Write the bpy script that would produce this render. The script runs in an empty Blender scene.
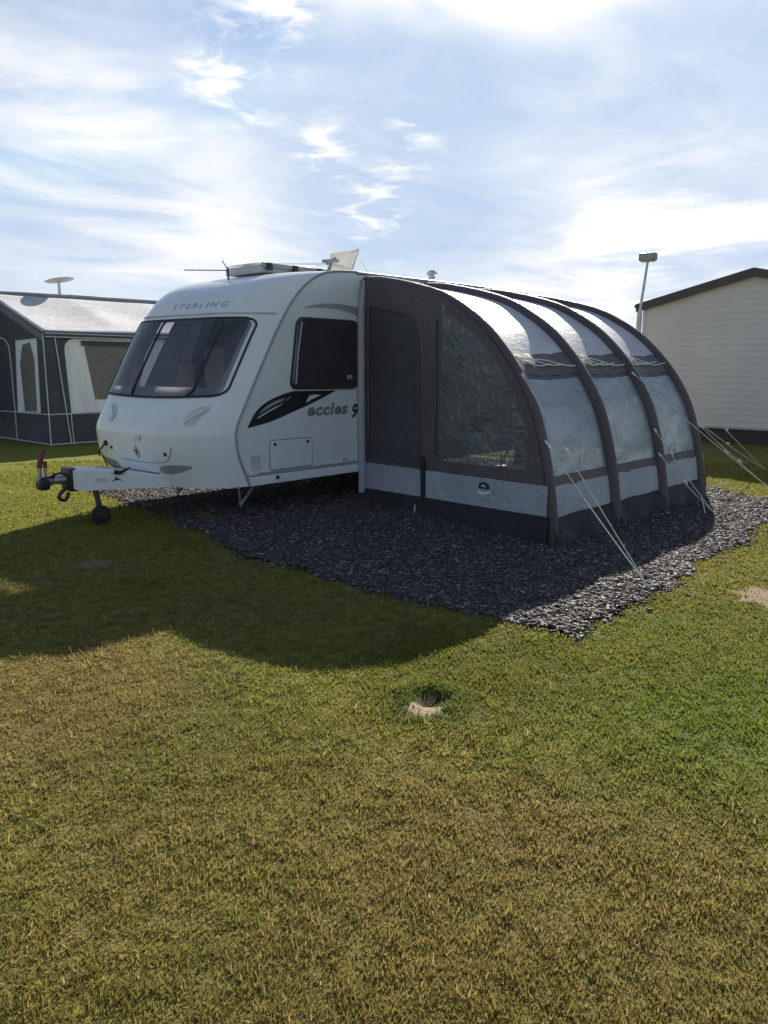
import bpy, bmesh, math, random
import numpy as np
from mathutils import Vector, Matrix, noise as mnoise
from mathutils.geometry import tessellate_polygon
R = math.radians
random.seed(7); rng = np.random.default_rng(7)
S = bpy.context.scene
C = S.collection

# ------------------------------------------------------------------ materials
def new_mat(name):
    m = bpy.data.materials.new(name); m.use_nodes = True
    nt = m.node_tree; nt.nodes.clear()
    out = nt.nodes.new('ShaderNodeOutputMaterial')
    return m, nt, out

def N(nt, t, **kw):
    n = nt.nodes.new(t)
    for k, v in kw.items():
        if k.startswith('_'): setattr(n, k[1:], v)
        else: n.inputs[k.replace('__', ' ')].default_value = v
    return n

def ramp(nt, src, stops):
    r = nt.nodes.new('ShaderNodeValToRGB')
    e = r.color_ramp.elements
    e[0].position, e[0].color = stops[0][0], (*stops[0][1], 1)
    e[1].position, e[1].color = stops[-1][0], (*stops[-1][1], 1)
    for p, c in stops[1:-1]:
        k = e.new(p); k.color = (*c, 1)
    nt.links.new(src, r.inputs[0]); return r

def grey(v): return (v, v, v)

def simple(name, col, rough=0.5, metal=0.0, var=0.12, vscale=6.0, bump=0.0, bscale=40.0, spec=0.5, coat=0.0, dist=0.01):
    """Principled with a soft procedural tone variation (dirt) and optional bump."""
    m, nt, out = new_mat(name)
    b = N(nt, 'ShaderNodeBsdfPrincipled', Roughness=rough, Metallic=metal)
    b.inputs['Specular IOR Level'].default_value = spec
    b.inputs['Coat Weight'].default_value = coat
    tc = nt.nodes.new('ShaderNodeTexCoord')
    n = N(nt, 'ShaderNodeTexNoise', Scale=vscale, Detail=5.0, Roughness=0.6)
    nt.links.new(tc.outputs['Object'], n.inputs['Vector'])
    lo = tuple(c * (1 - var) for c in col); hi = tuple(min(1, c * (1 + var)) for c in col)
    r = ramp(nt, n.outputs['Fac'], [(0.3, lo), (0.7, hi)])
    nt.links.new(r.outputs[0], b.inputs['Base Color'])
    if bump:
        n2 = N(nt, 'ShaderNodeTexNoise', Scale=bscale, Detail=4.0)
        nt.links.new(tc.outputs['Object'], n2.inputs['Vector'])
        bp = N(nt, 'ShaderNodeBump', Strength=bump, Distance=dist)
        nt.links.new(n2.outputs['Fac'], bp.inputs['Height'])
        nt.links.new(bp.outputs[0], b.inputs['Normal'])
    nt.links.new(b.outputs[0], out.inputs[0])
    return m

def skin(name, col, rough, bump, bscale, dist):
    """painted caravan skin: faint rain streaks running down, road grime specks"""
    m = simple(name, col, rough, var=.04, vscale=1.5, bump=bump, bscale=bscale, dist=dist, coat=.2)
    nt = m.node_tree; b = next(n for n in nt.nodes if n.type == 'BSDF_PRINCIPLED'); src = b.inputs['Base Color'].links[0].from_socket
    tc = nt.nodes.new('ShaderNodeTexCoord'); mp = N(nt, 'ShaderNodeMapping'); mp.inputs['Scale'].default_value = (14, 14, .7)
    nt.links.new(tc.outputs['Object'], mp.inputs[0])
    n = N(nt, 'ShaderNodeTexNoise', Scale=1.6, Detail=6.0, Roughness=.65); nt.links.new(mp.outputs[0], n.inputs['Vector'])
    n2 = N(nt, 'ShaderNodeTexNoise', Scale=2.3, Detail=6.0, Roughness=.7); nt.links.new(tc.outputs['Object'], n2.inputs['Vector'])
    r = ramp(nt, n.outputs['Fac'], [(.45, (1, 1, 1)), (.75, (.80, .79, .74))]); r2 = ramp(nt, n2.outputs['Fac'], [(.5, (1, 1, 1)), (.8, (.84, .83, .79))])
    a = N(nt, 'ShaderNodeMixRGB', _blend_type='MULTIPLY', Fac=.32); nt.links.new(src, a.inputs[1]); nt.links.new(r.outputs[0], a.inputs[2])
    c = N(nt, 'ShaderNodeMixRGB', _blend_type='MULTIPLY', Fac=.45); nt.links.new(a.outputs[0], c.inputs[1]); nt.links.new(r2.outputs[0], c.inputs[2])
    nt.links.new(c.outputs[0], b.inputs['Base Color']); return m

def fabric(name, col, rough=0.6, wr=0.5, trans=0.0, stretch=(1, 1, 1), spec=0.4):
    """Coated tent cloth: wrinkle bump at two scales, fine weave, optional light passing through."""
    m, nt, out = new_mat(name)
    b = N(nt, 'ShaderNodeBsdfPrincipled', Roughness=rough)
    b.inputs['Specular IOR Level'].default_value = spec
    tc = nt.nodes.new('ShaderNodeTexCoord')
    mp = N(nt, 'ShaderNodeMapping'); mp.inputs['Scale'].default_value = stretch
    nt.links.new(tc.outputs['Object'], mp.inputs[0])
    n0 = N(nt, 'ShaderNodeTexNoise', Scale=2.2, Detail=4.0, Roughness=0.6)
    n1 = N(nt, 'ShaderNodeTexNoise', Scale=7.0, Detail=5.0, Roughness=0.55, Distortion=1.4)
    n2 = N(nt, 'ShaderNodeTexNoise', Scale=300.0, Detail=1.0)
    for n in (n0, n1): nt.links.new(mp.outputs[0], n.inputs['Vector'])
    nt.links.new(tc.outputs['Object'], n2.inputs['Vector'])
    r = ramp(nt, n0.outputs['Fac'], [(0.25, tuple(c * .82 for c in col)), (0.75, tuple(min(1, c * 1.15) for c in col))])
    nt.links.new(r.outputs[0], b.inputs['Base Color'])
    b1 = N(nt, 'ShaderNodeBump', Strength=wr, Distance=0.05); nt.links.new(n1.outputs['Fac'], b1.inputs['Height'])
    b2 = N(nt, 'ShaderNodeBump', Strength=0.15, Distance=0.002); nt.links.new(n2.outputs['Fac'], b2.inputs['Height'])
    nt.links.new(b1.outputs[0], b2.inputs['Normal']); nt.links.new(b2.outputs[0], b.inputs['Normal'])
    last = b.outputs[0]
    if trans > 0:
        t = N(nt, 'ShaderNodeBsdfTranslucent'); nt.links.new(r.outputs[0], t.inputs['Color'])
        mx = N(nt, 'ShaderNodeMixShader', Fac=trans)
        nt.links.new(last, mx.inputs[1]); nt.links.new(t.outputs[0], mx.inputs[2]); last = mx.outputs[0]
    nt.links.new(last, out.inputs[0])
    return m

def pvc(name, tint=(.75, .78, .78), haze=0.25, wr=0.6, rough=0.12, hazecol=(.35, .38, .4), scale=(1, 1, 1), ior=1.75):
    """Clear awning window foil: see-through, creased, reflecting, a little milky."""
    m, nt, out = new_mat(name)
    tc = nt.nodes.new('ShaderNodeTexCoord')
    mp = N(nt, 'ShaderNodeMapping'); mp.inputs['Scale'].default_value = scale
    nt.links.new(tc.outputs['Object'], mp.inputs[0])
    n1 = N(nt, 'ShaderNodeTexNoise', Scale=5.0, Detail=6.0, Roughness=0.6, Distortion=2.5)
    v = N(nt, 'ShaderNodeTexVoronoi', Scale=4.5, _feature='DISTANCE_TO_EDGE')
    w = N(nt, 'ShaderNodeTexNoise', Scale=6.0, Detail=3.0)
    nt.links.new(mp.outputs[0], n1.inputs['Vector']); nt.links.new(mp.outputs[0], w.inputs['Vector'])
    add = N(nt, 'ShaderNodeMixRGB', _blend_type='LINEAR_LIGHT', Fac=0.25)
    nt.links.new(mp.outputs[0], add.inputs[1]); nt.links.new(w.outputs['Color'], add.inputs[2])
    nt.links.new(add.outputs[0], v.inputs['Vector'])
    b1 = N(nt, 'ShaderNodeBump', Strength=wr, Distance=0.035); nt.links.new(n1.outputs['Fac'], b1.inputs['Height'])
    b2 = N(nt, 'ShaderNodeBump', Strength=wr * .5, Distance=0.02); nt.links.new(v.outputs['Distance'], b2.inputs['Height'])
    nt.links.new(b1.outputs[0], b2.inputs['Normal'])
    tr = N(nt, 'ShaderNodeBsdfTransparent', Color=(*tint, 1))
    df = N(nt, 'ShaderNodeBsdfDiffuse', Color=(*hazecol, 1))
    tl = N(nt, 'ShaderNodeBsdfTranslucent', Color=(*hazecol, 1))
    gl = N(nt, 'ShaderNodeBsdfGlossy', Roughness=rough)
    for k in (gl, df): nt.links.new(b2.outputs[0], k.inputs['Normal'])
    fr = N(nt, 'ShaderNodeFresnel', IOR=ior); nt.links.new(b2.outputs[0], fr.inputs['Normal'])
    m0 = N(nt, 'ShaderNodeMixShader', Fac=0.5); nt.links.new(df.outputs[0], m0.inputs[1]); nt.links.new(tl.outputs[0], m0.inputs[2])
    m1 = N(nt, 'ShaderNodeMixShader', Fac=haze); nt.links.new(tr.outputs[0], m1.inputs[1]); nt.links.new(m0.outputs[0], m1.inputs[2])
    m2 = N(nt, 'ShaderNodeMixShader'); nt.links.new(fr.outputs[0], m2.inputs[0])
    nt.links.new(m1.outputs[0], m2.inputs[1]); nt.links.new(gl.outputs[0], m2.inputs[2])
    nt.links.new(m2.outputs[0], out.inputs[0])
    return m

def tinted(name, tint=(.16, .16, .18), ior=1.6, rough=0.03):
    """Smoked acrylic pane."""
    m, nt, out = new_mat(name)
    tc = nt.nodes.new('ShaderNodeTexCoord')
    n1 = N(nt, 'ShaderNodeTexNoise', Scale=1.6, Detail=3.0); nt.links.new(tc.outputs['Object'], n1.inputs['Vector'])
    b1 = N(nt, 'ShaderNodeBump', Strength=0.12, Distance=0.03); nt.links.new(n1.outputs['Fac'], b1.inputs['Height'])
    tr = N(nt, 'ShaderNodeBsdfTransparent', Color=(*tint, 1))
    gl = N(nt, 'ShaderNodeBsdfGlossy', Roughness=rough); nt.links.new(b1.outputs[0], gl.inputs['Normal'])
    fr = N(nt, 'ShaderNodeFresnel', IOR=ior); nt.links.new(b1.outputs[0], fr.inputs['Normal'])
    m2 = N(nt, 'ShaderNodeMixShader'); nt.links.new(fr.outputs[0], m2.inputs[0])
    nt.links.new(tr.outputs[0], m2.inputs[1]); nt.links.new(gl.outputs[0], m2.inputs[2])
    nt.links.new(m2.outputs[0], out.inputs[0])
    return m

# ------------------------------------------------------------------ mesh builder
class MB:
    def __init__(s): s.v = []; s.f = []
    def add(s, vs, fs):
        o = len(s.v); s.v += [tuple(p) for p in vs]; s.f += [tuple(i + o for i in f) for f in fs]; return s
    def box(s, a, b, bev=0.0):
        (x0, y0, z0), (x1, y1, z1) = a, b
        bm = bmesh.new()
        vs = [bm.verts.new(p) for p in ((x0,y0,z0),(x1,y0,z0),(x1,y1,z0),(x0,y1,z0),(x0,y0,z1),(x1,y0,z1),(x1,y1,z1),(x0,y1,z1))]
        for f in ((0,3,2,1),(4,5,6,7),(0,1,5,4),(1,2,6,5),(2,3,7,6),(3,0,4,7)): bm.faces.new([vs[i] for i in f])
        if bev: bmesh.ops.bevel(bm, geom=list(bm.edges), offset=bev, segments=2, affect='EDGES', profile=0.6)
        return s.frombm(bm)
    def frombm(s, bm):
        bm.verts.index_update()
        s.add([v.co[:] for v in bm.verts], [[v.index for v in f.verts] for f in bm.faces]); bm.free(); return s
    def tube(s, pts, r, seg=8, cap=True):
        pts = [Vector(p) for p in pts]; n = len(pts)
        rs = r if isinstance(r, (list, tuple)) else [r] * n
        t0 = (pts[1] - pts[0]).normalized()
        up = Vector((0, 0, 1)) if abs(t0.z) < .9 else Vector((1, 0, 0))
        nx = t0.cross(up).normalized()
        vs = []; fs = []
        for i, p in enumerate(pts):
            t = (pts[min(i+1, n-1)] - pts[max(i-1, 0)]).normalized()
            nx = (nx - t * nx.dot(t)).normalized(); ny = t.cross(nx)
            for k in range(seg):
                a = 2 * math.pi * k / seg
                vs.append(p + (nx * math.cos(a) + ny * math.sin(a)) * rs[i])
        for i in range(n - 1):
            for k in range(seg):
                fs.append((i*seg+k, i*seg+(k+1) % seg, (i+1)*seg+(k+1) % seg, (i+1)*seg+k))
        if cap: fs += [tuple(range(seg))[::-1], tuple((n-1)*seg + k for k in range(seg))]
        return s.add(vs, fs)
    def lathe(s, c, axis, prof, seg=24):
        """prof: (radius, distance along axis)"""
        c = Vector(c); ax = Vector(axis).normalized()
        u = ax.orthogonal().normalized(); w = ax.cross(u)
        vs = []; fs = []
        for r, h in prof:
            for k in range(seg):
                a = 2*math.pi*k/seg; vs.append(c + ax*h + (u*math.cos(a) + w*math.sin(a))*r)
        for i in range(len(prof)-1):
            for k in range(seg): fs.append((i*seg+k, i*seg+(k+1) % seg, (i+1)*seg+(k+1) % seg, (i+1)*seg+k))
        fs += [tuple(range(seg))[::-1], tuple((len(prof)-1)*seg+k for k in range(seg))]
        return s.add(vs, fs)
    def grid(s, fn, us, vs_, skip=None):
        nu, nv = len(us), len(vs_)
        vs = [fn(u, v) for u in us for v in vs_]; fs = []
        for i in range(nu-1):
            for j in range(nv-1):
                if skip and skip((us[i]+us[i+1])/2, (vs_[j]+vs_[j+1])/2): continue
                fs.append((i*nv+j, (i+1)*nv+j, (i+1)*nv+j+1, i*nv+j+1))
        return s.add(vs, fs)
    def poly(s, outer, fn, holes=(), sub=0):
        """flat 2D polygon (with holes) mapped to 3D; sub splits it so that it can follow a curved surface"""
        loops = [[Vector((a, b, 0)) for a, b in l] for l in (outer, *holes)]
        tri = tessellate_polygon(loops); allp = [p for l in loops for p in l]
        if sub:
            bm = bmesh.new(); bv = [bm.verts.new(p) for p in allp]
            for t in tri:
                try: bm.faces.new([bv[i] for i in t])
                except ValueError: pass
            bmesh.ops.subdivide_edges(bm, edges=list(bm.edges), cuts=sub, use_grid_fill=True)
            bmesh.ops.triangulate(bm, faces=bm.faces); bm.verts.index_update()
            s.add([fn(v.co.x, v.co.y) for v in bm.verts], [[v.index for v in f.verts] for f in bm.faces]); bm.free(); return s
        return s.add([fn(p.x, p.y) for p in allp], tri)
    def prism(s, outer, fn, d0, d1):
        """outline extruded between depth d0 and d1; fn(a, b, d)"""
        n = len(outer)
        vs = [fn(a, b, d0) for a, b in outer] + [fn(a, b, d1) for a, b in outer]
        fs = [(i, (i+1) % n, n+(i+1) % n, n+i) for i in range(n)]
        tri = tessellate_polygon([[Vector((a, b, 0)) for a, b in outer]])
        fs += [t for t in tri] + [tuple(i+n for i in t)[::-1] for t in tri]
        return s.add(vs, fs)
    def build(s, name, mat, parent=None, origin=None, sharp=35, thick=0, fix=True):
        if origin is None: origin = root_of(parent).location if parent else Vector((0, 0, 0))
        me = bpy.data.meshes.new(name)
        me.from_pydata([tuple(Vector(p) - Vector(origin)) for p in s.v], [], s.f)
        if fix:
            bm = bmesh.new(); bm.from_mesh(me)
            bmesh.ops.remove_doubles(bm, verts=bm.verts, dist=1e-5)
            bmesh.ops.recalc_face_normals(bm, faces=bm.faces); bm.to_mesh(me); bm.free()
        for p in me.polygons: p.use_smooth = True
        me.set_sharp_from_angle(angle=R(sharp))
        me.materials.append(mat); me.update()
        o = bpy.data.objects.new(name, me); C.objects.link(o)
        if parent: o.parent = parent
        else: o.location = origin
        if thick:
            md = o.modifiers.new('cloth_thickness', 'SOLIDIFY'); md.thickness = thick; md.offset = 0
        return o

def root_of(o):
    while o.parent: o = o.parent
    return o

def tag(o, label=None, cat=None, group=None, kind=None):
    if label: o['label'] = label
    if cat: o['category'] = cat
    if group: o['group'] = group
    if kind: o['kind'] = kind
    return o

def thing(name, label, cat, loc, group=None):
    o = bpy.data.objects.new(name, None); C.objects.link(o); o.location = loc
    o.empty_display_size = 0.3
    return tag(o, label, cat, group)

def smooth_curve(pts, n=6):
    P = [Vector(p) for p in pts]; out = []
    for i in range(len(P)-1):
        p0, p1, p2, p3 = P[max(i-1, 0)], P[i], P[i+1], P[min(i+2, len(P)-1)]
        for k in range(n):
            t = k/n
            out.append(0.5*((2*p1) + (p2-p0)*t + (2*p0-5*p1+4*p2-p3)*t*t + (3*p1-p0-3*p2+p3)*t**3))
    out.append(P[-1]); return out

def round_poly(pts, r, n=5):
    out = []; m = len(pts)
    for i in range(m):
        p = Vector(pts[i]); a = Vector(pts[i-1]); b = Vector(pts[(i+1) % m])
        rr = r[i] if isinstance(r, (list, tuple)) else r
        d1 = (a-p).normalized(); d2 = (b-p).normalized()
        p1 = p + d1*rr; p2 = p + d2*rr
        for k in range(n+1):
            t = k/n; out.append(tuple(p1*(1-t)**2 + p*2*t*(1-t) + p2*t*t))
    return out

def lin(a, b, n): return [a + (b-a)*i/n for i in range(n+1)]

def text2d(body, size=1.0, shear=0.0, offset=0.0, spacing=1.0):
    cu = bpy.data.curves.new('lettering', 'FONT'); cu.body = body; cu.size = size; cu.shear = shear
    cu.offset = offset; cu.space_character = spacing; cu.resolution_u = 4
    o = bpy.data.objects.new('lettering', cu); C.objects.link(o)
    dg = bpy.context.evaluated_depsgraph_get(); oe = o.evaluated_get(dg); me = oe.to_mesh()
    bm = bmesh.new(); bm.from_mesh(me); bmesh.ops.triangulate(bm, faces=bm.faces)
    vs = [v.co[:2] for v in bm.verts]; bm.verts.index_update()
    fs = [tuple(v.index for v in f.verts) for f in bm.faces]; bm.free()
    oe.to_mesh_clear(); bpy.data.objects.remove(o); bpy.data.curves.remove(cu)
    return vs, fs

# ------------------------------------------------------------------ palette
M = {}
M['gelcoat'] = skin('caravan_gelcoat', (.82, .84, .84), .26, .06, 3, .02)
M['side_skin'] = skin('caravan_side_skin', (.80, .83, .83), .35, .35, 90, .002)
M['trim'] = simple('grey_trim', (.33, .34, .36), .45)
M['light_trim'] = simple('light_trim', (.55, .56, .57), .4)
M['black'] = simple('black_plastic', (.018, .018, .02), .4)
M['rubber'] = simple('rubber', (.02, .02, .02), .75, bump=.2, bscale=60)
M['gap'] = simple('dark_gap', (.03, .032, .035), .7)
M['graphic'] = simple('dark_graphic', (.022, .024, .028), .4, var=.05)
M['graphic_grey'] = simple('grey_graphic', (.34, .36, .38), .4, var=.05)
M['chrome'] = simple('chrome_lettering', (.42, .44, .46), .4, metal=.2, var=.05)
M['galv'] = simple('galvanised_steel', (.40, .41, .42), .45, metal=.8, var=.2, vscale=20)
M['red'] = simple('red_plastic', (.20, .025, .03), .5)
M['redmark'] = simple('red_mark', (.45, .05, .05), .5)
M['white'] = simple('white_plastic', (.78, .78, .77), .4)
M['recess'] = simple('shade_painted_moulding', (.56, .58, .58), .4)  # greyer gelcoat for the flat grab recesses, the hollow's shade put into the colour
M['lens'] = simple('lamp_lens', (.30, .31, .31), .15)
M['amber'] = simple('amber_lens', (.62, .60, .48), .3)
M['smoke'] = tinted('smoked_window', (.50, .50, .56), 2.0)
M['smoke_dark'] = tinted('smoked_side_window', (.16, .13, .14), 1.45)
M['interior'] = simple('caravan_interior', (.28, .23, .20), .7)
M['cushion'] = simple('cushion_cloth', (.50, .44, .40), .9, bump=.3, bscale=30)
M['curtain'] = simple('curtain_cloth', (.72, .70, .69), .9, bump=.4, bscale=20)
M['lid'] = fabric('milky_lid', (.78, .76, .70), .35, .05, .5)
M['dome'] = pvc('rooflight_dome', (.8, .82, .82), .45, .1, .1, (.7, .72, .72))
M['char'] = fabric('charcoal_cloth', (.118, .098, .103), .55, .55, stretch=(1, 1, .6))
M['char_arch'] = fabric('charcoal_arch_sleeve', (.100, .082, .087), .6, .35)
M['mesh'] = fabric('dark_mesh_door', (.078, .074, .080), .6, .4, stretch=(1, 1, .4))
M['band'] = fabric('light_grey_cloth', (.42, .445, .48), .6, .6, .06)
M['mud'] = fabric('black_mud_cloth', (.028, .029, .032), .7, .8)
M['roofcloth'] = fabric('pale_roof_cloth', (.62, .61, .63), .5, .16, .12, stretch=(.6, 1.4, 1), spec=.45)
M['pvc'] = pvc('clear_window_foil', (.72, .78, .80), .60, .75, .07, (.78, .84, .89), (.45, 1, .8), 2.4)
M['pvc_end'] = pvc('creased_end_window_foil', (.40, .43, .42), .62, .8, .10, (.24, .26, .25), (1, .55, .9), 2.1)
M['cord'] = simple('white_cord', (.72, .72, .70), .35)
M['rope'] = simple('pale_guy_rope', (.62, .66, .50), .6, var=.2, vscale=40)
M['pad'] = fabric('grey_draught_pad', (.42, .41, .43), .6, .4)
M['peg'] = simple('steel_peg', (.5, .5, .5), .4, metal=.7)
M['green'] = simple('dark_green_mark', (.01, .05, .045), .5)
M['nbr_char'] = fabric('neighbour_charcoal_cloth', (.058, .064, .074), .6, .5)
M['nbr_roof'] = fabric('neighbour_roof_cloth', (.62, .61, .61), .6, .45, .08, stretch=(.5, 1.5, 1))
M['nbr_white'] = fabric('white_curtain_cloth', (.80, .82, .83), .7, .6, stretch=(3, 3, .3))
M['nbr_pvc'] = pvc('neighbour_foil', (.5, .5, .46), .45, .5, .15, (.34, .33, .30))
M['piping'] = simple('white_piping', (.60, .61, .62), .5)
M['nbr_body'] = simple('neighbour_caravan_skin', (.42, .43, .44), .4)
M['cladding'] = simple('beige_cladding', (.60, .57, .54), .55, var=.06, vscale=1.2, bump=.1, bscale=60)
M['fascia'] = simple('brown_fascia', (.060, .042, .042), .5)
M['skirt'] = simple('brown_skirt', (.055, .045, .042), .8, bump=.3, bscale=20)
M['rooftile'] = simple('static_roof_sheet', (.10, .09, .09), .6)
M['pole'] = simple('painted_pole', (.50, .50, .49), .5, var=.15, vscale=10)

# ------------------------------------------------------------------ caravan
YN, YF = 6.45, 8.48                       # near and far side walls
YC, HW = (YN + YF)/2, (YF - YN)/2
prof_pts = [(4.91, .345), (4.87, .45), (4.785, .66), (4.757, .83), (4.77, .96), (4.885, 1.18), (5.10, 1.56), (5.33, 1.95),
            (5.54, 2.24), (5.72, 2.41), (5.92, 2.53), (6.15, 2.59), (6.5, 2.612)]
front_prof = [(p.x, p.z) for p in smooth_curve([(a, 0, b) for a, b in prof_pts], 4)]
def seam_x(z):
    zs = [b for a, b in front_prof]; xs = [a for a, b in front_prof]
    return float(np.interp(z, zs, xs))
def bulge(y):
    r = min(1.0, abs(y - YC)/HW)
    return .50*(1 - r**6) + .09*(y - YN)
def wz(z):                                 # the bow in plan fades out over the brow of the roof
    if z < 2.05: return 1.0
    t = min(1, (z - 2.05)/.57); return math.sqrt(max(0, 1 - t**4.5))
def front(y, z, d=0.0): return (seam_x(z) - bulge(y)*wz(z) - d, y, z)
ycols = [YC - HW*math.cos(math.pi*i/36) for i in range(37)]
van = thing('touring_caravan', 'white touring caravan with bowed front, three dark front panes and a swoosh on its side', 'caravan', (7.6, YC, 0))

# front window region in (y, z)
WY0, WY1, WZ0, WZ1 = YN + .085, 8.20, 1.275, 2.055
def wpt(a, b, d=0.0):
    inset = 0.0
    for e in (b, 1-b):
        if e < .11: inset = max(inset, .075*(1 - math.sqrt(max(0, 1 - ((.11-e)/.11)**2))))
    y = WY0 + inset + (WY1 - WY0 - 2*inset)*a
    z = WZ0 + (WZ1-WZ0)*b - .02*math.sin(math.pi*a)*(1-b)
    return front(y, z, d)
def in_win(s, y):
    z = np.interp(s, range(len(front_prof)), [b for a, b in front_prof])
    return WY0 + .06 < y < WY1 - .06 and WZ0 + .04 < z < WZ1 - .04
def fsurf(s, y):
    a, z = front_prof[int(s)]
    w = wz(z); return (a - bulge(y)*w, y, z)
fp = MB(); ns = len(front_prof)
def fskip(s, y): return in_win(s, y)
fp.grid(fsurf, list(range(ns)), ycols, fskip)
front_panel = fp.build('front_panel', M['gelcoat'], van, sharp=50)

body = MB()
rear = [(6.5, 2.612), (8.5, 2.625), (10.0, 2.605), (10.35, 2.54), (10.52, 2.38), (10.6, 2.1), (10.63, 1.4), (10.6, .7), (10.56, .345)]
rp = [(p.x, p.z) for p in smooth_curve([(a, 0, b) for a, b in rear], 4)]
body.grid(lambda s, y: (rp[int(s)][0], y, rp[int(s)][1] + .02*(1-((y-YC)/HW)**2)*(1 if rp[int(s)][1] > 2.5 and int(s) > 1 else 0)), list(range(len(rp))), ycols)
outl = front_prof + rp[1:]
SW = [(5.53, 1.37), (6.46, 1.35), (6.48, 2.03), (5.63, 2.04)]
hole = round_poly(SW, .09)
body.poly(outl, lambda a, b: (a, YN, b), [hole])
body.poly(outl, lambda a, b: (a, YF, b))
body.poly([(4.95, YN), (10.56, YN), (10.56, YF), (4.75, YF)], lambda a, b: (a, b, .35))
body_o = body.build('body', M['side_skin'], van, sharp=30, fix=True)

# edge trims along the seams
for yy in (YN - .004, YF + .004):
    MB().tube([(a, yy, b) for a, b in front_prof] , .013, 8).build('seam_trim', M['trim'], van)
MB().tube([(6.5, YN - .006, 2.6), (8.5, YN - .006, 2.612), (10.0, YN - .006, 2.595), (10.5, YN-.006, 2.4)], .018, 8).build('awning_rail', M['trim'], van)
# brow gutter above the front window
MB().tube([front(y, 2.105, .004) for y in lin(YN + .03, YF - .03, 30)], .012, 6).build('brow_trim', M['light_trim'], van)

# front window
fw = MB()
ring = [(a, 0) for a in lin(0, 1, 30)] + [(1, b) for b in lin(0, 1, 60)][1:] + [(a, 1) for a in lin(1, 0, 30)][1:] + [(0, b) for b in lin(1, 0, 60)][1:]
fw.tube([wpt(a, b, .012) for a, b in ring], .012, 8, cap=False)
front_window = fw.build('front_window', M['gap'], van)
cuts = [.012, .13, .675, .988]
for k in range(3):
    MB().grid(lambda a, b: wpt(a, b, .018), lin(cuts[k], cuts[k+1], 24), lin(.0, 1, 60)).build('pane', M['smoke'], front_window)
for k in (1, 2):
    MB().tube([wpt(cuts[k], b, .022) for b in lin(0, 1, 14)], .012, 8).build('mullion', M['black'], front_window)
# things just behind the front glass
MB().box((5.25, YN+.06, .95), (5.9, YF-.06, 1.2), .04).build('front_shelf', M['interior'], van)
for y0, y1, zt in ((6.62, 6.95, 1.62), (7.15, 7.55, 1.78), (7.75, 8.1, 1.6)):
    MB().box((5.15, y0, 1.2), (5.35, y1, zt), .06).build('cushion', M['cushion'], van)
for y0, y1 in ((6.62, 6.86), (7.95, 8.2)):
    MB().grid(lambda a, b: (5.12 + .33*b + .025*math.sin(a*40) , a, 1.22 + .83*b), lin(y0, y1, 24), lin(0, 1, 8)).build('curtain', M['curtain'], van)
MB().grid(lambda a, b: (7.0, a, b), lin(YN + .02, YF - .02, 2), lin(.4, 2.55, 2)).build('bulkhead', M['interior'], van)

# side window
yy = lambda a, b, d: (a, YN - d, b)
sw = MB(); sw.prism(round_poly([(5.47, 1.325), (6.49, 1.31), (6.51, 2.075), (5.59, 2.085)], .1), yy, .002, .022)
side_window = sw.build('side_window', M['black'], van)
pn = MB(); o2 = round_poly([(5.50, 1.335), (6.475, 1.325), (6.495, 2.06), (5.605, 2.07)], .09)
pn.poly(o2, lambda a, b: (a, YN - .038, b)); n = len(o2)
pn.add([(a, YN-.038, b) for a, b in o2] + [(a + (6 - a)*-.03, YN-.022, b + (1.7-b)*-.02) for a, b in o2], [(i, (i+1) % n, n+(i+1) % n, n+i) for i in range(n)])
pn.build('pane', simple('side_pane', (.062, .050, .055), .05, var=.1, coat=.2), side_window)
MB().tube([(5.535, YN-.04, 1.38), (5.57, YN-.04, 1.7), (5.635, YN-.04, 2.03)], .012, 6).build('frame_edge', M['graphic_grey'], side_window)
MB().box((6.30, YN-.046, 1.42), (6.38, YN-.038, 1.47), .003).build('catch', M['graphic_grey'], side_window)

# dark swoosh graphics on the side wall
def decal(name, pts, mat, d, parent=van, smooth=True):
    return MB().poly(pts, lambda a, b: (a, YN - d, b)).build(name, mat, parent)
def curve2(pts, n=6): return [(p.x, p.z) for p in smooth_curve([(a, 0, b) for a, b in pts], n)]
up = curve2([(4.90, .945), (5.02, 1.11), (5.18, 1.21), (5.36, 1.27), (5.52, 1.305)])
dn = curve2([(6.16, 1.30), (5.86, 1.19), (5.5, 1.08), (5.2, .995), (4.90, .945)])
decal('swoosh_graphic', up + dn[:-1], M['graphic'], .0025)
decal('swoosh_graphic', curve2([(5.03, 1.045), (5.2, 1.12), (5.36, 1.175), (5.49, 1.245)]) + curve2([(5.475, 1.245), (5.35, 1.165), (5.2, 1.105), (5.03, 1.035)]), M['white'], .004)
decal('swoosh_graphic', curve2([(5.04, 1.075), (5.14, 1.15), (5.28, 1.21), (5.42, 1.235)]) + curve2([(5.36, 1.2), (5.22, 1.155), (5.1, 1.1)]), M['graphic_grey'], .0045)
decal('swoosh_graphic', [(5.70, 1.175), (5.80, 1.215), (5.93, 1.255), (5.82, 1.262), (5.75, 1.25)], M['white'], .0045)
ca = curve2([(5.70, 2.185), (5.95, 2.235), (6.25, 2.245), (6.58, 2.22)])
cb = curve2([(6.58, 2.08), (6.45, 2.145), (6.2, 2.185), (5.95, 2.19), (5.70, 2.18)])
decal('swoosh_graphic', ca + cb[:-1], M['graphic_grey'], .0025)

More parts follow.
